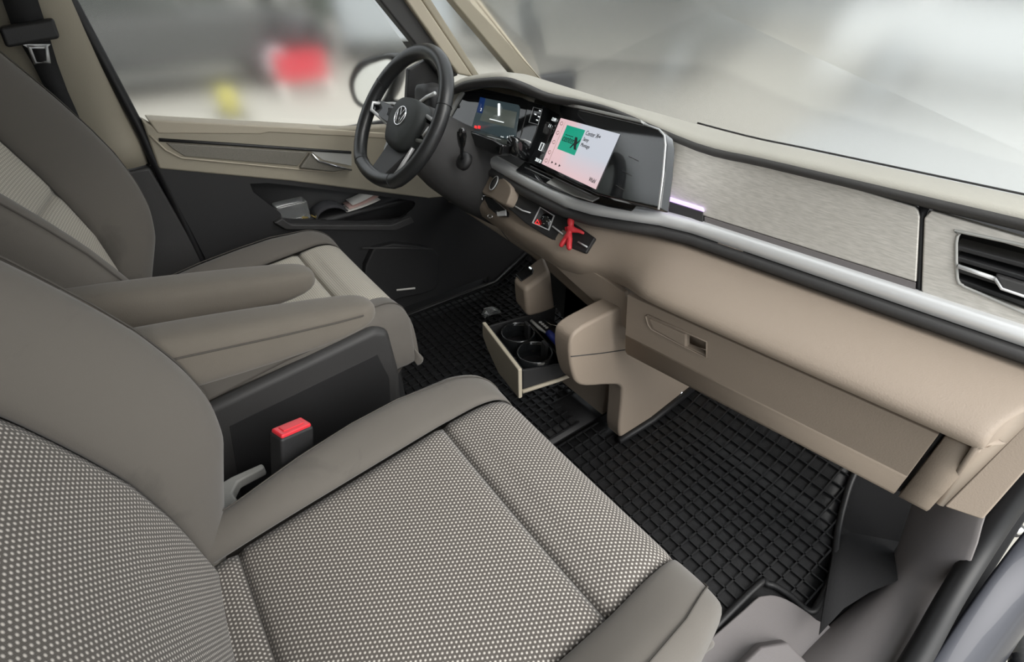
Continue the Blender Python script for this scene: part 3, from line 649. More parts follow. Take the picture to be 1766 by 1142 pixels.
for v in (.30, .55, .80): tube('glass_reflection_line', [qs(1.22, v, .0008), qs(1.34, v+.02, .0008)], .0007, M['dark'], sc, n=4)

# -- touch slider ledge under the screen
lw = [(905, 278), (935, 290), (1030, 334), (1085, 347), (1100, 352), (1090, 362), (1048, 354), (1000, 342), (950, 322), (890, 292)]
prism('slider_ledge', ats(lw, z=.652), (0, 0, -.004), M['gloss'], dash, bevel=.002)
for a_, b_ in (((915, 287), (1028, 341)), ((905, 289), (1020, 343))): tube('slider_line', [p+vec(0, 0, .001) for p in ats([a_, b_], z=.652)], .0012, M['silver'], dash, n=5)
prism('slider_pad', [p+vec(0, 0, .002) for p in ats([(955, 308), (1010, 334), (1034, 342), (1022, 348), (990, 338), (942, 316)], z=.652)], (0, 0, -.003), M['ltgrey'], dash, bevel=.001)

# -- instrument display and hood
cP = at(855, 205, x=.745); nC = vec(-.86, -.05, .5); nC /= np.linalg.norm(nC); CPL = (cP, nC)
def cq(ps, o=0.0): return [p+nC*o for p in ats(ps, pl=CPL)]
cl = prism('instrument_display', cq([(800, 158), (830, 152), (900, 168), (912, 174), (906, 200), (893, 256), (870, 248), (768, 212), (780, 190)]), -nC*.03, M['gloss'], dash, bevel=.002)
prism('display', cq([(829, 168), (894, 181), (897, 185), (889, 243), (884, 244), (813, 222)], .001), -nC*.001, M['clu'], cl, bevel=0)
prism('display_haze', cq([(838, 182), (892, 194), (887, 222), (828, 208)], .0016), -nC*.001, M['clu_s'], cl, bevel=0)
prism('display_blue', cq([(829, 168), (838, 170), (832, 196), (823, 194)], .002), -nC*.001, M['clu_b'], cl, bevel=0)
tube('needle_icon', cq([(862, 180), (862, 200)], .003), .003, M['screen_w'], cl, n=8)
tube('lane_line', cq([(846, 206), (870, 212)], .003), .001, M['screen_w'], cl, n=5)
def cfn(u, v, o): return at(u, v, pl=CPL)+nC*o
class _: pass
def text_c(s, u, v, size, m_): return text('display_text', s, u, v, size, m_, cl, fn=lambda a, b, o: at(u+(a-u)*400, v+(b-v)*400, pl=CPL)+nC*o)
text_c('+160', 874, 240, .011, 'screen_w'); text_c('2', 829, 192, .010, 'screen_w'); text_c('km', 864, 239, .008, 'screen_w')
for u in (820, 826): prism('warning_light', cq([(u, 217), (u+4, 218), (u+3, 223), (u-1, 222)], .003), -nC*.001, M['clu_r'], cl, bevel=0)
prism('cluster_side', cq([(796, 158), (802, 160), (772, 213), (765, 211)], .004)+[], -nC*.05, M['ltgrey'], cl, bevel=.002)
top = [(776, 147, .80), (800, 134, .80), (835, 127, .80), (871, 124, .80), (905, 132, .82), (950, 148, .82), (1000, 165, .82), (1060, 181, .83)]
inn = [(776, 158, .72), (800, 146, .71), (838, 140, .70), (875, 140, .70), (905, 150, .73), (945, 168, .76), (1000, 178, .78), (1060, 194, .79)]
low_ = [(776, 166, .76), (806, 156, .75), (845, 151, .75), (880, 154, .75), (908, 164, .77), (945, 177, .79), (1000, 186, .81), (1060, 199, .82)]
T_ = [at(u, v, x=x) for u, v, x in top]; I_ = [at(u, v, x=x) for u, v, x in inn]; W_ = [at(u, v, x=x) for u, v, x in low_]
B_ = [vec(1.10, p[1]*1.0+.02, .70) for p in T_]
for e in (.42, .30, .12, -.08, -.32):
    T_.append(D(e, .915, .778)); I_.append(D(e, .886, .766)); W_.append(D(e, .915, .751)); B_.append(D(e, 1.24, .692))
def mids(A, B, t, dz=0): return [lerp(a, b, t)+vec(0, 0, dz) for a, b in zip(A, B)]
grid('top_pad', [cr(r, 4) for r in (B_, mids(B_, T_, .5, .012), mids(B_, T_, .85, .008), T_, mids(T_, I_, .4, .005), mids(T_, I_, .75, .003))], M['padtop'], dash, solid=.006, off=-1)
grid('pad_lip', [cr(r, 4) for r in (mids(T_, I_, .75, .003), I_, mids(I_, W_, .5, -.004), W_)], M['paddark'], dash, solid=.006, off=-1)
tube('pad_seam', cr(mids(B_, T_, .45, .0145), 4)[30:], .0018, M['dark'], dash, n=6)
# light switch strip and gear selector between the screens
prism('switch_bezel', cq([(912, 174), (938, 182), (925, 230), (905, 276), (886, 262), (900, 232)], .002), -nC*.03, M['gloss'], dash, bevel=.002)
bt = tube('button_outline', cq([(922, 186), (937, 190), (930, 216), (914, 212)], .004), .0008, M['silver'], dash, closed=True, n=5)
for u, v in ((932, 192), (924, 198), (930, 202), (927, 208)): tube('button_mark', cq([(u, v), (u+2.5, v+.8)], .004), .0012, M['screen_w'], dash, n=5)
gs = ell('gear_selector', [(p, a*1.0, b*1.0) for p, a, b in [(at(905, 262, x=.72)+nC*q, DE*.016*k_, vec(0, 0, .022*k_)) for q, k_ in ((0, .9), (.015, 1), (.035, 1), (.045, .8))]], M['gloss'], dash, pw=3)
tube('selector_edge', [at(893, 240, x=.70), at(906, 242, x=.70), at(915, 246, x=.70)], .002, M['silver'], gs, n=6)

# -- vent and switch row in the middle
VPn = None
v0, v1 = D(.65, .845-.062, .592), D(.65, .828-.062+.02, .556)
vA, vB = D(.65, .872-.064, .591), D(.65, .838-.064, .549)
nV = np.cross(DE, vB-vA); nV /= np.linalg.norm(nV)
if nV[0] > 0: nV = -nV
VPL = (vA+nV*.004, nV)
def vq(ps, o=0.0): return [p+nV*o for p in ats(ps, pl=VPL)]
vp = prism('switch_row', vq([(882, 322), (930, 350), (980, 378), (1026, 410), (1010, 437), (960, 419), (905, 384), (868, 352)]), -nV*.02, M['black'], dash, bevel=.003)
tube('vent_lever', vq([(890, 357), (902, 364), (916, 368)], .003), .0018, M['silver'], vp, n=6)
tube('vent_lever', vq([(954, 391), (972, 405)], .003), .0018, M['silver'], vp, n=6)
tube('vent_lever', vq([(998, 418), (1014, 427)], .003), .0018, M['silver'], vp, n=6)
holed('climate_frame', vq([(932, 357), (957, 372), (947, 398), (918, 385)], .002), [vq([(933, 359), (955, 373), (946, 396), (921, 384)], .002)], -nV*.003, M['silver'], vp, bevel=0)
prism('climate_keys', vq([(933, 359), (955, 373), (946, 396), (921, 384)], .0015), -nV*.003, M['gloss'], vp, bevel=0)
tube('hazard_triangle', vq([(928, 380), (932, 388), (924, 386)], .003), .0014, M['clu_r'], vp, closed=True, n=5)
for u, v in ((945, 375), (943, 382), (938, 386), (948, 380)): tube('key_mark', vq([(u, v), (u+2, v+1)], .003), .0009, M['ltgrey'], vp, n=4)
# beige block with the start button, left of the switch row
sbp = (at(857, 322, x=.672), vec(-.75, .2, .5)/np.linalg.norm(vec(-.75, .2, .5)))
def sq_(ps, o=0.0): return [p+sbp[1]*o for p in ats(ps, pl=sbp)]
sb_ = prism('start_panel', cr(sq_([(846, 294), (864, 304), (881, 322), (876, 345), (868, 353), (845, 340), (831, 332), (834, 312)]), 3, True), -sbp[1]*.03, M['beige'], dash, bevel=.004)
cen = sq_([(854, 317)], .002)[0]
ax1 = np.cross(sbp[1], vec(0, 0, 1)); ax1 /= np.linalg.norm(ax1); ax2 = np.cross(ax1, sbp[1])
stb = ell('start_button', [(cen+sbp[1]*q, ax1*.012*k_, ax2*.016*k_) for q, k_ in ((-.004, 1), (.002, 1), (.004, .85))], M['dark'], sb_)
tube('button_ring', [cen+ax1*.013*math.cos(q)+ax2*.017*math.sin(q)+sbp[1]*.002 for q in np.linspace(0, 6.283, 21)[:-1]], .0014, M['silver'], stb, closed=True, n=6)

# -- lower left dash, beige knee panel below the column
kp = (at(830, 370, x=.80), vec(-.6, 0, -.8)); kp = (kp[0], vec(-.80, .05, .60))
def kq(ps, o=0.0): return [p+kp[1]*o for p in ats(ps, pl=kp)]
prism('knee_panel', kq([(700, 300), (760, 310), (846, 345), (868, 354), (905, 385), (960, 420), (1012, 446), (1060, 470), (1075, 512), (1060, 545), (1010, 530), (905, 437), (830, 387), (770, 347), (720, 330)], -.02), (.05, 0, -.01), M['beige'], dash, bevel=.006)
tube('knee_panel_seam', kq([(838, 352), (833, 358), (850, 385), (872, 414)], -.0192), .001, M['dark'], dash, n=5)

# -- steering column
WC = vec(.513, .405, .748); tw = math.radians(35.4); wn = vec(-math.cos(tw), 0, math.sin(tw)); wv = vec(0, -1, 0); wu = vec(math.sin(tw), 0, math.cos(tw))
co = ell('steering_column', [(WC-wn*.035, wv*.045, wu*.045), (WC-wn*.05, wv*.055, wu*.055), (WC-wn*.08+wu*-.012, wv*.065, wu*.072), (WC-wn*.15+wu*-.02, wv*.075, wu*.085), (WC-wn*.26+wu*-.02, wv*.085, wu*.10), (WC-wn*.36+wu*-.02, wv*.09, wu*.10)], M['dark'], dash, n=28, pw=2.6)
prism('column_pod', [at(*p, x=.66) for p in ((803, 224), (850, 240), (866, 250), (862, 268), (850, 268), (812, 250))], (.05, 0, -.01), M['gloss'], dash, bevel=.006)
stalk0, stalk1 = at(797, 276, x=.60), at(796, 232, x=.56)
stk = ell('wiper_stalk', [(lerp(stalk0, stalk1, t), wv*rr, vec(.5, 0, .2)*rr*1.2) for t, rr in ((-.1, .006), (0, .006), (.5, .006), (.62, .010), (.9, .013), (1.1, .012), (1.2, .006))], M['gloss'], dash, n=14, pw=2.5)
ell('stalk_boot', [(stalk0+wn*q, wv*.020*k_, wu*.020*k_) for q, k_ in ((-.012, 1), (.0, 1), (.004, .7), (.006, .4))], M['black'], stk)
# round air vent with a silver arc behind the wheel, far left
sv = at(728, 185, y=.66)
ell('side_vent', [(sv+vec(q, 0, 0), vec(0, .05*k_, 0), vec(0, 0, .055*k_)) for q, k_ in ((0, .8), (.006, 1), (.05, 1))], M['black'], dash, pw=3)
tube('side_vent_arc', ats([(706, 200), (712, 190), (722, 178), (735, 168), (750, 161)], x=.70), .005, M['silver'], dash, n=8)
box('dash_left_end', (.88, .60, .66), (.26, .24, .13), M['padtop'], dash, bevel=.03)

# ================================================================== STEERING WHEEL
sw = empty('steering_wheel', tuple(WC), 'black leather steering wheel with silver-edged spokes', 'steering wheel')
RW = .150
def WP(a, b, c=0): return WC+wv*a+wu*b+wn*(c-(.028 if abs(a) < .125 and -.128 < b < .09 and c != 0 else 0))           # a: towards the passenger, b: up the wheel, c: towards the driver
def rimr(q):
    r_ = RW
    return r_
path = []
for q in np.linspace(0, 2*math.pi, 73)[:-1]:
    a, b = RW*math.cos(q), RW*math.sin(q)
    if b < -.118: b = -.118-(abs(b)-.118)*.55
    path.append(WP(a, b))
tube('rim', path, .0155, M['leather'], sw, closed=True, n=16)
for q in (22, 158, 238, 302):
    q = math.radians(q); a, b = RW*math.cos(q), RW*math.sin(q)
    if b < -.118: b = -.118-(abs(b)-.118)*.55
    tg = vec(0, 0, 0)+wv*-math.sin(q)+wu*math.cos(q); ra_ = wv*math.cos(q)+wu*math.sin(q)
    tube('rim_seam', [WP(a, b)+(ra_*math.cos(k_)+wn*math.sin(k_))*.0157 for k_ in np.linspace(0, 6.283, 21)[:-1]], .0009, M['seal'], sw, closed=True, n=5)
hub = [(-.060, .030), (-.045, .045), (-.02, .052), (.02, .052), (.045, .045), (.060, .030), (.066, .0), (.055, -.035), (.035, -.058), (0, -.064), (-.035, -.058), (-.055, -.035), (-.066, 0)]
hubp = cr([vec(a, b, 0) for a, b in hub], 3, True)
ab = grid('airbag_cover', [[WP(p[0]*k_, p[1]*k_, c_) for p in hubp] for k_, c_ in ((.80, -.02), (1.0, -.005), (1.0, .012), (.93, .022), (.75, .027), (.4, .029), (.05, .030))], M['airbag'], sw, closed=True, cap=True)
# round emblem: ring with a V above a W
em = tube('emblem_ring', [WP(.0205*math.cos(q), .006+.0205*math.sin(q), .0305) for q in np.linspace(0, 6.283, 33)[:-1]], .0014, M['chrome'], sw, closed=True, n=6)
def stroke(ps): tube('emblem_stroke', [WP(a, .006+b, .0305) for a, b in ps], .0012, M['chrome'], em, n=6)
stroke([(-.0085, .0185), (0, .001), (.0085, .0185)])
stroke([(-.0165, .0115), (-.0075, -.0175), (0, -.003), (.0075, -.0175), (.0165, .0115)])
for s in (1, -1):
    sp1 = prism('spoke', [WP(s*a, b, .004) for a, b in ((.055, .028), (.095, .022), (.138, .018), (.138, -.012), (.10, -.016), (.058, -.022))], wn*-.018, M['gloss'], sw, bevel=.003)
    tube('spoke_edge', [WP(s*a, b, .006) for a, b in ((.056, .030), (.095, .026), (.122, .020), (.132, .006), (.126, -.010), (.10, -.018), (.062, -.024))], .0042, M['silver'], sp1, n=8)
    prism('spoke_keys', [WP(s*a, b, .009) for a, b in ((.068, .018), (.105, .014), (.118, .004), (.105, -.008), (.07, -.012))], wn*-.008, M['dark'], sp1, bevel=.002)
    prism('spoke_button', [WP(s*a, b, .011) for a, b in ((.080, .010), (.096, .008), (.096, -.003), (.080, -.003))], wn*-.004, M['airbag'], sp1, bevel=.001)
ls = prism('lower_spoke', [WP(a, b, .001) for a, b in ((-.050, -.045), (.050, -.045), (.030, -.132), (-.030, -.132))], wn*-.015, M['black'], sw, bevel=.003)
tube('spoke_edge', [WP(a, b, .003) for a, b in ((-.056, -.042), (-.040, -.100), (-.030, -.118), (.030, -.118), (.040, -.100), (.056, -.042))], .0045, M['silver'], ls, n=8)

# ================================================================== CENTRE CONSOLE
con = empty('centre_console', (.85, .03, 0), 'beige centre console under the dashboard with open cup holder drawer', 'console')
yR = -.115
# right shell: a shaped side piece standing on the floor
side = cr([vec(.660, yR, .455), vec(.588, yR, .448), vec(.572, yR, .42), vec(.585, yR, .345), vec(.615, yR, .29), vec(.70, yR, .245), vec(.748, yR, .215), vec(.762, yR, .17), vec(.772, yR, .06), vec(.785, yR, .012)], 4)+[vec(1.14, yR, .012), vec(1.14, yR, .47)]
prism('right_shell', side, (0, .05, 0), M['beige'], con, bevel=.02, seg=4)
tube('shell_seam', [at(*p, y=yR-.0005) for p in ((985, 615), (1040, 609), (1095, 601))], .0012, M['dark'], con, n=5)
ell('shell_screw', [(at(1175, 678, y=yR)+vec(0, q, 0), vec(.006, 0, 0), vec(0, 0, .006)) for q in (.004, -.003)], M['chrome'], con, n=10)
tube('shell_foot', [vec(.775, yR-.004, .012), vec(.90, yR-.006, .012), vec(1.12, yR-.006, .05)], .010, M['rubber'], con, n=8)
# left shell with the socket panel
lf = .145
A_, B__, C_, D_ = None, at(884, 478, y=.20), at(905, 500, y=.14), at(949, 468, y=.14)
A_ = B__+D_-C_+vec(.02, .0, .012)
B2, C2, D2, A2 = at(887, 520, y=.20), at(910, 549, y=.14), at(960, 536, y=.14), at(960, 536, y=.14)+vec(0, .07, 0)
mesh('left_shell', [A_, B__, C_, D_, A2, B2, C2, D2], [(0, 1, 2, 3), (1, 5, 6, 2), (2, 6, 7, 3), (0, 3, 7, 4), (0, 4, 5, 1), (4, 7, 6, 5)], M['beige'], con, bevel=.012, seg=4)
nS = np.cross(C_-B__, D_-C_); nS /= np.linalg.norm(nS); nS = nS if nS[2] > 0 else -nS
skt = prism('socket_panel', [p+nS*.006 for p in ats(((890, 476), (912, 461), (921, 467), (919, 474), (899, 487)), pl=(C_, nS))], -nS*.006, M['gloss'], con, bevel=.002)
tube('socket_light', [p+nS*.0075 for p in ats(((914, 465), (917, 467)), pl=(C_, nS))], .002, M['screen_w'], skt, n=6)
# dark panel between the shells
prism('centre_panel', [at(*p, x=.80) for p in ((905, 425), (930, 430), (985, 470), (1035, 530), (1045, 560), (990, 580), (940, 500))], (.03, 0, 0), M['dark'], con, bevel=.004)
prism('lower_panel', [vec(.80, -.03, .02), vec(.80, .15, .02), vec(.80, .15, .34), vec(.80, -.03, .34)], (.02, 0, 0), M['beige'], con, bevel=.002)
# drawer pulled out, with its cup holders
zt = .30
def dz_(u, v, z=zt): return at(u, v, z=z)
q0, q1 = dz_(840, 562), dz_(900, 640)
drt = q1-q0; drt /= np.linalg.norm(drt); drn = np.cross(vec(0, 0, 1), drt); drn = drn if drn[0] > 0 else -drn
Wd = float(np.linalg.norm(q1-q0))
def DR(a, b, z): return q0+drt*a+drn*b+vec(0, 0, z)      # a across, b forward into the console, z relative to drawer top
drw = prism('drawer_front', [DR(-.004, -.012, .012), DR(Wd+.006, -.012, .012), DR(Wd+.006, -.010, -.075), DR(Wd*.45, -.010, -.085), DR(.02, -.010, -.055), DR(-.004, -.012, -.03)], drn*.010, M['beige_l'], con, bevel=.003)
tray = empty
Ld = .19
trw = [DR(0, 0, -.055), DR(Wd, 0, -.055), DR(Wd, Ld, -.055), DR(0, Ld, -.055)]
tr = prism('drawer_tray', trw, (0, 0, -.012), M['black'], con, bevel=.002)
for a_, b_ in ((0, 1), (1, 2), (3, 0)):
    p_, r__ = trw[a_], trw[b_]
    inn_ = np.cross(vec(0, 0, 1), r__-p_); inn_ /= np.linalg.norm(inn_)
    prism('tray_wall', [p_, r__, r__+vec(0, 0, .055 if a_ != 1 else .02), p_+vec(0, 0, .055)], inn_*.006, M['black'], con, bevel=.001)
tube('tray_edge', [DR(Wd+.004, 0, -.058), DR(Wd+.004, Ld*.5, -.060), DR(Wd+.004, Ld, -.052)], .005, M['beige_l'], con, n=8)
for a_ in (.28, .74):
    cc = DR(Wd*a_, .058, 0)
    grid('cup_ring', [[cc+drt*math.cos(q)*rr+drn*math.sin(q)*rr+vec(0, 0, zz) for q in np.linspace(0, 6.283, 25)[:-1]] for rr, zz in ((.044, -.045), (.042, -.003), (.040, .0), (.037, -.003), (.035, -.04))], M['gloss'], con, closed=True)
    prism('cup_finger', [cc+drn*.03+drt*-.012+vec(0, 0, -.03), cc+drn*.03+drt*.012+vec(0, 0, -.03), cc+drn*.03+drt*.012+vec(0, 0, .016), cc+drn*.03+drt*-.012+vec(0, 0, .016)], drn*-.008, M['black'], con, bevel=.003)
prism('drawer_divider', [DR(.01, .105, -.05), DR(Wd-.01, .105, -.05), DR(Wd-.01, .105, -.012), DR(.01, .105, -.012)], drn*.005, M['gloss'], con, bevel=.001)

# ================================================================== SMALL THINGS
# seat belt on the B pillar
sbt = empty('seat_belt', at(90, 100, y=.70), 'black seat belt with metal tongue hanging on the B pillar', 'seat belt')
def ribbon(name, pts, wd, m_, parent, th=.0018):
    rows = [[p-wdv/2, p+wdv/2] for p, wdv in pts]
    return grid(name, rows, m_, parent, solid=th)
pts = [(at(u, v, y=y), vec(.05, -.004, 0)*k_) for u, v, y, k_ in ((20, -60, .705, 1), (35, 0, .71, 1.0), (52, 50, .715, 1.0), (78, 110, .735, .75), (100, 160, .74, .65), (130, 225, .745, .65), (160, 300, .745, .65))]
ribbon('webbing', pts, .05, M['webbing'], sbt)
gp0, gp1 = at(4, 64, y=.695), at(98, 48, y=.70)
box('belt_guide', (gp0+gp1)/2, (float(np.linalg.norm(gp1-gp0)), .03, .032), M['black'], sbt, ax=(gp1-gp0, vec(0, 1, 0), vec(.1, 0, 1)), bevel=.006, seg=3)
tg = prism('tongue_plate', ats([(36, 76), (88, 76), (80, 84), (50, 84)], y=.69), (0, .004, 0), M['silver'], sbt, bevel=.001)
tube('tongue_loop', ats([(50, 80), (80, 79), (84, 107), (61, 109)], y=.69), .0035, M['silver'], tg, closed=True, n=8)

# wing mirror outside the driver window
wm = empty('wing_mirror', at(640, 190, y=.97), 'black wing mirror outside the driver window', 'wing mirror')
mc = at(642, 140, y=.97)
mn = vec(-.85, -.50, .06); mn /= np.linalg.norm(mn); MPL = (mc, mn)
mo = cr(ats([(603, 140), (618, 110), (650, 97), (682, 95), (684, 130), (670, 170), (648, 190), (625, 186), (610, 172)], pl=MPL), 4, True)
grid('mirror_housing', [[lerp(mc, p, k_)-mn*dx for p in mo] for k_, dx in ((.90, .004), (.96, -.008), (1.0, -.004), (1.02, .02), (.92, .06), (.6, .09), (.05, .10))], M['black'], wm, closed=True, cap=True)
mg = cr(ats([(613, 142), (626, 120), (650, 107), (676, 103), (677, 130), (663, 168), (645, 182), (627, 178), (616, 166)], pl=MPL), 3, True)
prism('mirror_glass', [p+mn*.006 for p in mg], -mn*.004, M['mirror'], wm, bevel=0, smooth=False)
box('mirror_arm', at(690, 190, y=.90), (.06, .14, .04), M['black'], wm, bevel=.012)

# red rubber figure on the middle vent: one continuous body
def tob(u, v, o): return at(u, v, pl=VPL)+nV*o
rf = bpy.data.meshes.new('rubber_figure')
J = [tob(990, 400, .016), tob(991, 388, .018), tob(992, 380, .018), tob(986, 410, .016), tob(976, 424, .016), tob(971, 430, .014), tob(989, 415, .016), tob(987, 428, .016), tob(988, 436, .014), tob(1004, 402, .012), tob(1010, 405, .006), tob(982, 398, .014)]
Eg = [(0, 1), (1, 2), (0, 3), (3, 4), (4, 5), (3, 6), (6, 7), (7, 8), (0, 9), (9, 10), (0, 11)]
RR = [.0060, .0078, .0082, .0060, .0058, .0052, .0060, .0064, .0056, .0042, .0028, .004]
b0 = J[8]
rf.from_pydata([tuple(p-b0) for p in J], Eg, []); rfo = bpy.data.objects.new('rubber_figure', rf); COL.objects.link(rfo); rfo.location = tuple(b0)
m = rfo.modifiers.new('skin', 'SKIN'); rfo.modifiers.new('sub', 'SUBSURF').render_levels = 2; rfo.modifiers['sub'].levels = 2
for i, sv_ in enumerate(rf.skin_vertices[0].data): sv_.radius = (RR[i], RR[i]); sv_.use_root = (i == 0)
rf.materials.append(M['red']); m.use_smooth_shade = True
props(rfo, 'small red rubber figure clipped to the middle air vent', 'ornament')

# key fob with chrome edge under the start button
kf = empty('key_fob', at(852, 370, x=.66), 'black key fob with chrome edges hanging below the start button', 'key fob')
kpl = (at(852, 352, x=.665), vec(-.75, .1, .65)/np.linalg.norm(vec(-.75, .1, .65)))
kk = lambda ps, o=0: [p+kpl[1]*o for p in ats(ps, pl=kpl)]
body = prism('fob_body', kk([(833, 340), (846, 338), (874, 364), (872, 372), (858, 372), (842, 358)]), -kpl[1]*.012, M['gloss'], kf, bevel=.003)
tube('fob_edge', kk([(832, 345), (832, 338), (845, 337), (873, 363), (860, 366), (856, 364)], .001), .0016, M['chrome'], kf, n=6)
prism('fob_end', kk([(857, 366), (873, 364), (873, 372), (858, 373)], .002), -kpl[1]*.004, M['silver'], kf, bevel=.001)
tube('key_ring', [kk([(845+4*math.cos(q), 373+3*math.sin(q))], 0)[0] for q in np.linspace(0, 6.283, 13)[:-1]], .0012, M['chrome'], kf, closed=True, n=6)

# things lying in the door pocket
zs_ = zb+.006
def pk(u, v, y): return at(u, v, y=y)
py = DY+.05
bx1 = box('clear_case', vec(pk(505, 365, py)[0], py+.01, zs_+.03), (.085, .05, .055), M['clear'], bevel=.003); props(bx1, 'small clear plastic case at the rear end of the door pocket', 'case')
ky = empty('key_bunch', vec(pk(527, 374, py)[0], py-.02, zs_), 'bunch of brass keys lying in the door pocket', 'keys')
for i in range(6):
    a = pk(514+7*i, 376, py-.02); a[2] = zs_+.004+.003*(i % 3); t_ = vec(math.cos(i*1.1)*.018, math.sin(i*1.7)*.010, .004)
    prism('key', [a-t_*.6+vec(0, -.003, 0), a+t_+vec(0, -.003, 0), a+t_+vec(0, .003, .002), a-t_*.6+vec(0, .003, .002)], (0, 0, .004), M['brass'] if i % 3 else M['dark'], ky, bevel=.001)
cx_ = pk(567, 372, py)[0]
g = cr([vec(cx_-.045, 0, .0), vec(cx_-.035, 0, .022), vec(cx_-.005, 0, .036), vec(cx_+.025, 0, .028), vec(cx_+.05, 0, .004)], 4)
cl_ = grid('folded_cloth', [[vec(p[0]+.004*math.sin(k_*3), py+.02-.05+.055*k_/6*1.0, zs_+.002+p[2]*(.55+.45*math.sin(math.pi*(k_+.8)/7.6))) for p in g] for k_ in range(7)], M['cloth'], solid=.004); props(cl_, 'dark crumpled cloth in the middle of the door pocket', 'cloth')
for i in range(3):
    x0_ = pk(595, 378, py)[0]; x1_ = pk(655, 376, py)[0]
    pa = grid('folded_papers', [[vec(x, py-.03+yy+.004*i, zs_+.003+.006*i+.012*((x-x0_)/(x1_-x0_))**2*(1+.4*i)) for x in np.linspace(x0_+.012*i, x1_, 8)] for yy in (0, .055)], M['paper'] if i != 1 else M['pink'], solid=.0012)
    props(pa, ['lowest white paper leaflet in the door pocket', 'pinkish leaflet between the white papers in the door pocket', 'topmost white paper leaflet in the door pocket'][i], 'leaflet', 'papers in the door pocket')
tk = grid('paper_scrap', [[at(684+8*i, 499-.8*i+dv, y=DY-.03) for i in range(5)] for dv in (0, 3)], M['paper'], solid=.001); props(tk, 'thin scrap of paper at the lower door pocket', 'scrap')

# things in the drawer
mk = empty('glue_tube', DR(Wd*.85, .13, -.05), 'blue and white tube with teal cap in the drawer', 'tube')
t0, t1, t2, t3 = dz_(946, 574, .285), dz_(964, 592, .285), dz_(974, 604, .285), dz_(982, 615, .285)
tube('tube_body', [t0, lerp(t0, t1, .5), t1], [.009, .010, .0105], M['blue'], mk, n=14)
tube('tube_neck', [t1, t2], [.0105, .010], M['paper'], mk, n=14)
tube('tube_cap', [t2, t3], [.007, .006], M['teal'], mk, n=12)
pn = tube('ball_pen', [dz_(916, 553, .29), dz_(930, 566, .285), dz_(945, 577, .28)], [.004, .0045, .002], M['ltgrey'], n=10); props(pn, 'slim pale pen beside the cup holders', 'pen')
bb = empty('card_pouch', dz_(945, 558, .27), 'flat black pouch with four white dots at the back of the drawer', 'pouch')
prism('pouch_body', [dz_(*p, .275) for p in ((918, 556), (938, 543), (975, 566), (962, 584), (948, 578))], (0, 0, -.012), M['black'], bb, bevel=.003)
for i in range(4): 
    c_ = dz_(932+3.6*i, 555.5+3.1*i, .277); ell('white_dot', [(c_+vec(0, 0, q), vec(.0045, 0, 0), vec(0, .0045, 0)) for q in (-.001, .0005)], M['white'], bb, n=12)
sg = tube('wire_clip', [dz_(*p, .282) for p in ((938, 552), (950, 560), (960, 562), (974, 561), (965, 568), (972, 574))], .0016, M['chrome'], n=6); props(sg, 'bent silver wire clip lying on the black pouch', 'clip')
cn = ell('coin', [(dz_(927, 645, .252)+vec(0, 0, q), vec(.010, 0, 0), vec(0, .010, 0)) for q in (0, .002)], M['brass'], n=16); props(cn, 'brass coin on the drawer floor', 'coin')
# crumpled plastic bottle end on the driver mat
fo = at(845, 533, z=.03)
bo_ = ell('crumpled_wrapper', [(fo+vec(-.03, 0, -.02), vec(0, .012, 0), vec(0, 0, .008)), (fo+vec(-.01, .006, -.012), vec(0, .02, 0), vec(0, 0, .014)), (fo+vec(.012, 0, -.010), vec(0, .016, 0), vec(0, 0, .016)), (fo+vec(.03, -.008, -.016), vec(0, .02, 0), vec(0, 0, .009))], M['clear'], n=9); props(bo_, 'crumpled clear wrapper on the driver mat', 'wrapper')
# door hinge bolt and cable boot outside the seal
hb = empty('door_check_bolt', at(1752, 914, y=-.83), 'round metal bolt on the door frame beside the seal', 'bolt')
hc = at(1752, 914, y=-.84)
ell('bolt_washer', [(hc+vec(-.001*q, 0, 0)-FW*q*.001, R_*.024, UP*.016) for q in (-3, 3)], M['dark'], hb, n=20)
ell('bolt_head', [(hc-FW*q, R_*.014*k_, UP*.010*k_) for q, k_ in ((.002, 1), (.008, 1), (.011, .6))], M['chrome'], hb, n=18)
cb = empty('cable_boot', vec(.95, -.93, -.12), 'ribbed black cable boot at the lower right edge', 'cable boot')
p0_, p1_ = at(1768, 1030, y=-.93), at(1762, 1150, y=-.93)
pp_ = [lerp(p0_, p1_, t) for t in np.linspace(-.3, 1.1, 44)]
tube('bellows', pp_, [.020 if i % 2 else .016 for i in range(44)], M['seal'], cb, n=14)
dl_ = tube('door_edge', cr([at(1640, 1160, y=-.92), at(1680, 1100, y=-.92), at(1720, 1050, y=-.92), at(1790, 990, y=-.92)], 4), .022, M['seal'], sill, n=10)

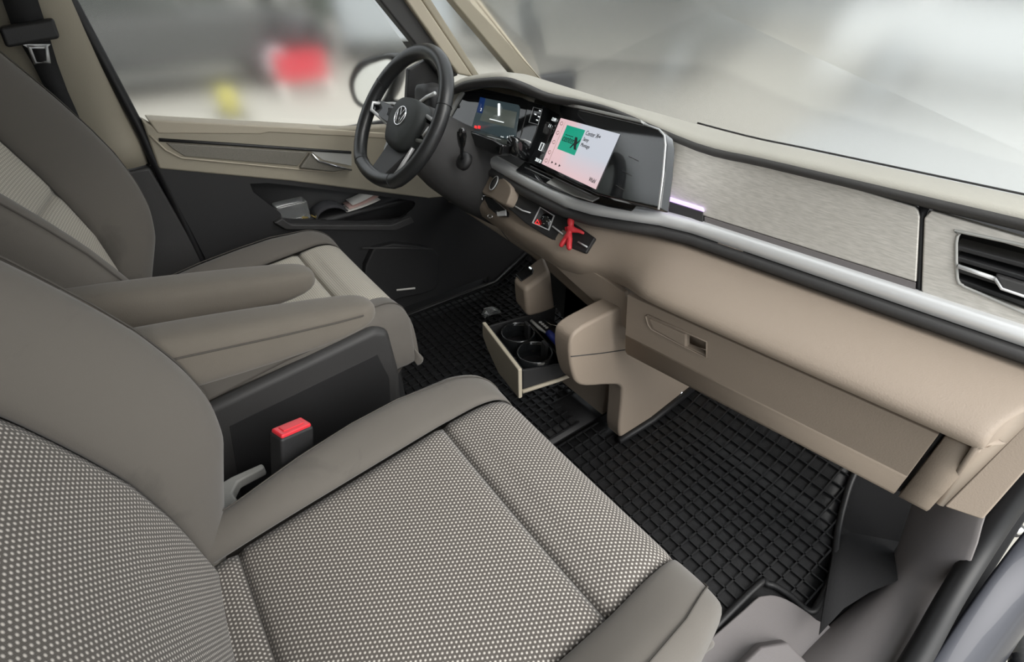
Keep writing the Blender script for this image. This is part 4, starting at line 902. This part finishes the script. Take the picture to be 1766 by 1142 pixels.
# ================================================================== OUTSIDE
GZ = -.55
st(box('ground', (8, 4, GZ-.05), (80, 80, .1), M['asphalt'], bevel=0), 'pale paved ground around the parked van', 'ground')
st(prism('floor_brightener', [vec(2.6, -6, GZ+.02), vec(30, -6, GZ+.02), vec(30, 3.2, GZ+.02), vec(6.5, 2.4, GZ+.02), vec(2.6, 1.2, GZ+.02)], (0, 0, -.05), M['brightener'], bevel=0), 'pale added ground slab, a apron before the windscreen', 'ground')  # slab added pale, so the glare on the ground sits in its colour
def car(name, loc, rot, col, label, L=4.4, Wd_=1.8, Hh=1.45, van=False):
    t = empty(name, loc, label, 'car', 'parked cars outside'); ca, sa = math.cos(rot), math.sin(rot)
    def Q(x, y, z): return vec(loc[0]+x*ca-y*sa, loc[1]+x*sa+y*ca, loc[2]+z)
    body = [(-L/2, .35), (-L/2, .85), (-L/2+.15, .92), (L/2-.9, .95), (L/2-.1, .78), (L/2, .6), (L/2, .35)] if not van else [(-L/2, .35), (-L/2, 1.1), (L/2-1.0, 1.15), (L/2-.1, .95), (L/2, .6), (L/2, .35)]
    prism('body', [Q(x, -Wd_/2, z) for x, z in body], Q(0, Wd_, 0)-Q(0, 0, 0), col, t, bevel=.08, seg=3)
    cab = [(-L/2+.25, .9), (-L/2+.7, Hh-.04), (.2, Hh), (L/2-1.7, .92)] if not van else [(-L/2, 1.05), (-L/2+.08, Hh), (L/2-1.6, Hh), (L/2-1.0, 1.1)]
    prism('cabin', [Q(x, -Wd_/2+.12, z) for x, z in cab], Q(0, Wd_-.24, 0)-Q(0, 0, 0), M['car_glass'], t, bevel=.06, seg=2)
    rf_ = [(cab[1][0]-.03, Hh-.06), (cab[1][0], Hh+.01), (cab[2][0], Hh+.02), (cab[2][0]+.08, Hh-.05)]
    prism('roof', [Q(x, -Wd_/2+.1, z) for x, z in rf_], Q(0, Wd_-.2, 0)-Q(0, 0, 0), col, t, bevel=.03)
    for x in (-L/2+.8, L/2-.85):
        for s in (-1, 1):
            c_ = Q(x, s*(Wd_/2-.1), .33); ax_ = Q(0, .1, 0)-Q(0, 0, 0); fx = Q(1, 0, 0)-Q(0, 0, 0)
            w_ = ell('wheel', [(c_+ax_*q, fx*.32*k_, vec(0, 0, .32*k_)) for q, k_ in ((-1, .9), (-.8, 1), (.8, 1), (1, .9))], M['tyre'], t)
            ell('hubcap', [(c_+ax_*1.02*s, fx*.2, vec(0, 0, .2)), (c_+ax_*1.1*s, fx*.18, vec(0, 0, .18))], M['car_silver'], w_)
    return t
car('parked_car', (0.75, 8.5, GZ), .0, M['car_dark'], 'dark car parked straight across from the driver window', L=4.5)
car('parked_van', (5.3, 10.2, GZ), 1.1, M['car_silver'], 'pale grey van parked beyond the wing mirror', L=4.8, Hh=1.9, van=True)
car('parked_car', (7.3, 6.7, GZ), 2.25, M['car_grey'], 'dark grey car seen through the windscreen beside the pillar', Hh=1.4)
car('parked_car', (12.4, 5.7, GZ), 1.9, M['car_silver'], 'silver car in the middle of the windscreen')
car('parked_car', (9.6, .9, GZ), 1.75, M['car_white'], 'white van added to whiten the right end of the windscreen', L=5.2, Hh=2.1, van=True)  # van added near and large so this end of the view turns white
rb2 = empty('red_barrier', (2.25, 6.9, GZ), 'red barrier board standing before the dark car', 'barrier')
box('board', (2.25, 6.9, GZ+.36), (.66, .06, .36), M['car_red'], rb2, bevel=.01)
for dx in (-.3, .3): box('barrier_foot', (2.25+dx, 6.9, GZ+.10), (.06, .3, .2), M['wallw'], rb2, bevel=.01)
yb = empty('yellow_bollard', (1.18, 6.3, GZ), 'short yellow bollard before the dark car', 'bollard')
ell('post', [((1.18, 6.3, GZ+z), vec(.11*k_, 0, 0), vec(0, .11*k_, 0)) for z, k_ in ((0, 1), (.26, 1), (.32, .8), (.34, .3))], M['yellow'], yb); box('bollard_foot', (1.18, 6.3, GZ+.02), (.34, .34, .04), M['dark'], yb)
def hedge(loc, L, Hh, rot, label):
    V, Fc = [], []
    ca, sa = math.cos(rot), math.sin(rot)
    for i in range(int(L*Hh*16)):
        x, y, z = random.uniform(-L/2, L/2), random.gauss(0, .5), random.uniform(.05, Hh); r_ = random.uniform(.18, .4)
        k = len(V); c_ = vec(loc[0]+x*ca-y*sa, loc[1]+x*sa+y*ca, loc[2]+z)
        for q in ((1, 0, 0), (-1, 0, 0), (0, 1, 0), (0, -1, 0), (0, 0, 1), (0, 0, -1)): V.append(c_+vec(*q)*r_*random.uniform(.7, 1.2))
        Fc += [(k+a, k+b, k+c) for a, b, c in ((0, 2, 4), (2, 1, 4), (1, 3, 4), (3, 0, 4), (2, 0, 5), (1, 2, 5), (3, 1, 5), (0, 3, 5))]
    o = mesh('hedge', V, Fc, M['hedge'], smooth=False); props(o, label, 'hedge'); return o
hedge((1, 16, GZ), 22, 5.5, 0, 'dark hedge behind the car across from the driver window')
hedge((17, 17, GZ), 14, 4.5, -.8, 'green hedge far beyond the windscreen')
bw = empty('low_building', (30, 6, GZ), 'pale low building far beyond the windscreen', 'building')
box('wall', (31, 6, GZ+1.6), (1, 26, 3.2), M['wallw'], bw, bevel=.02)
for y in (-4, 0, 4, 8, 12):
    f_ = box('window', (30.48, y, GZ+1.7), (.08, 1.8, 1.2), M['wallw'], bw, bevel=.01); box('pane', (30.45, y, GZ+1.7), (.06, 1.5, .95), M['car_glass'], f_, bevel=.005)
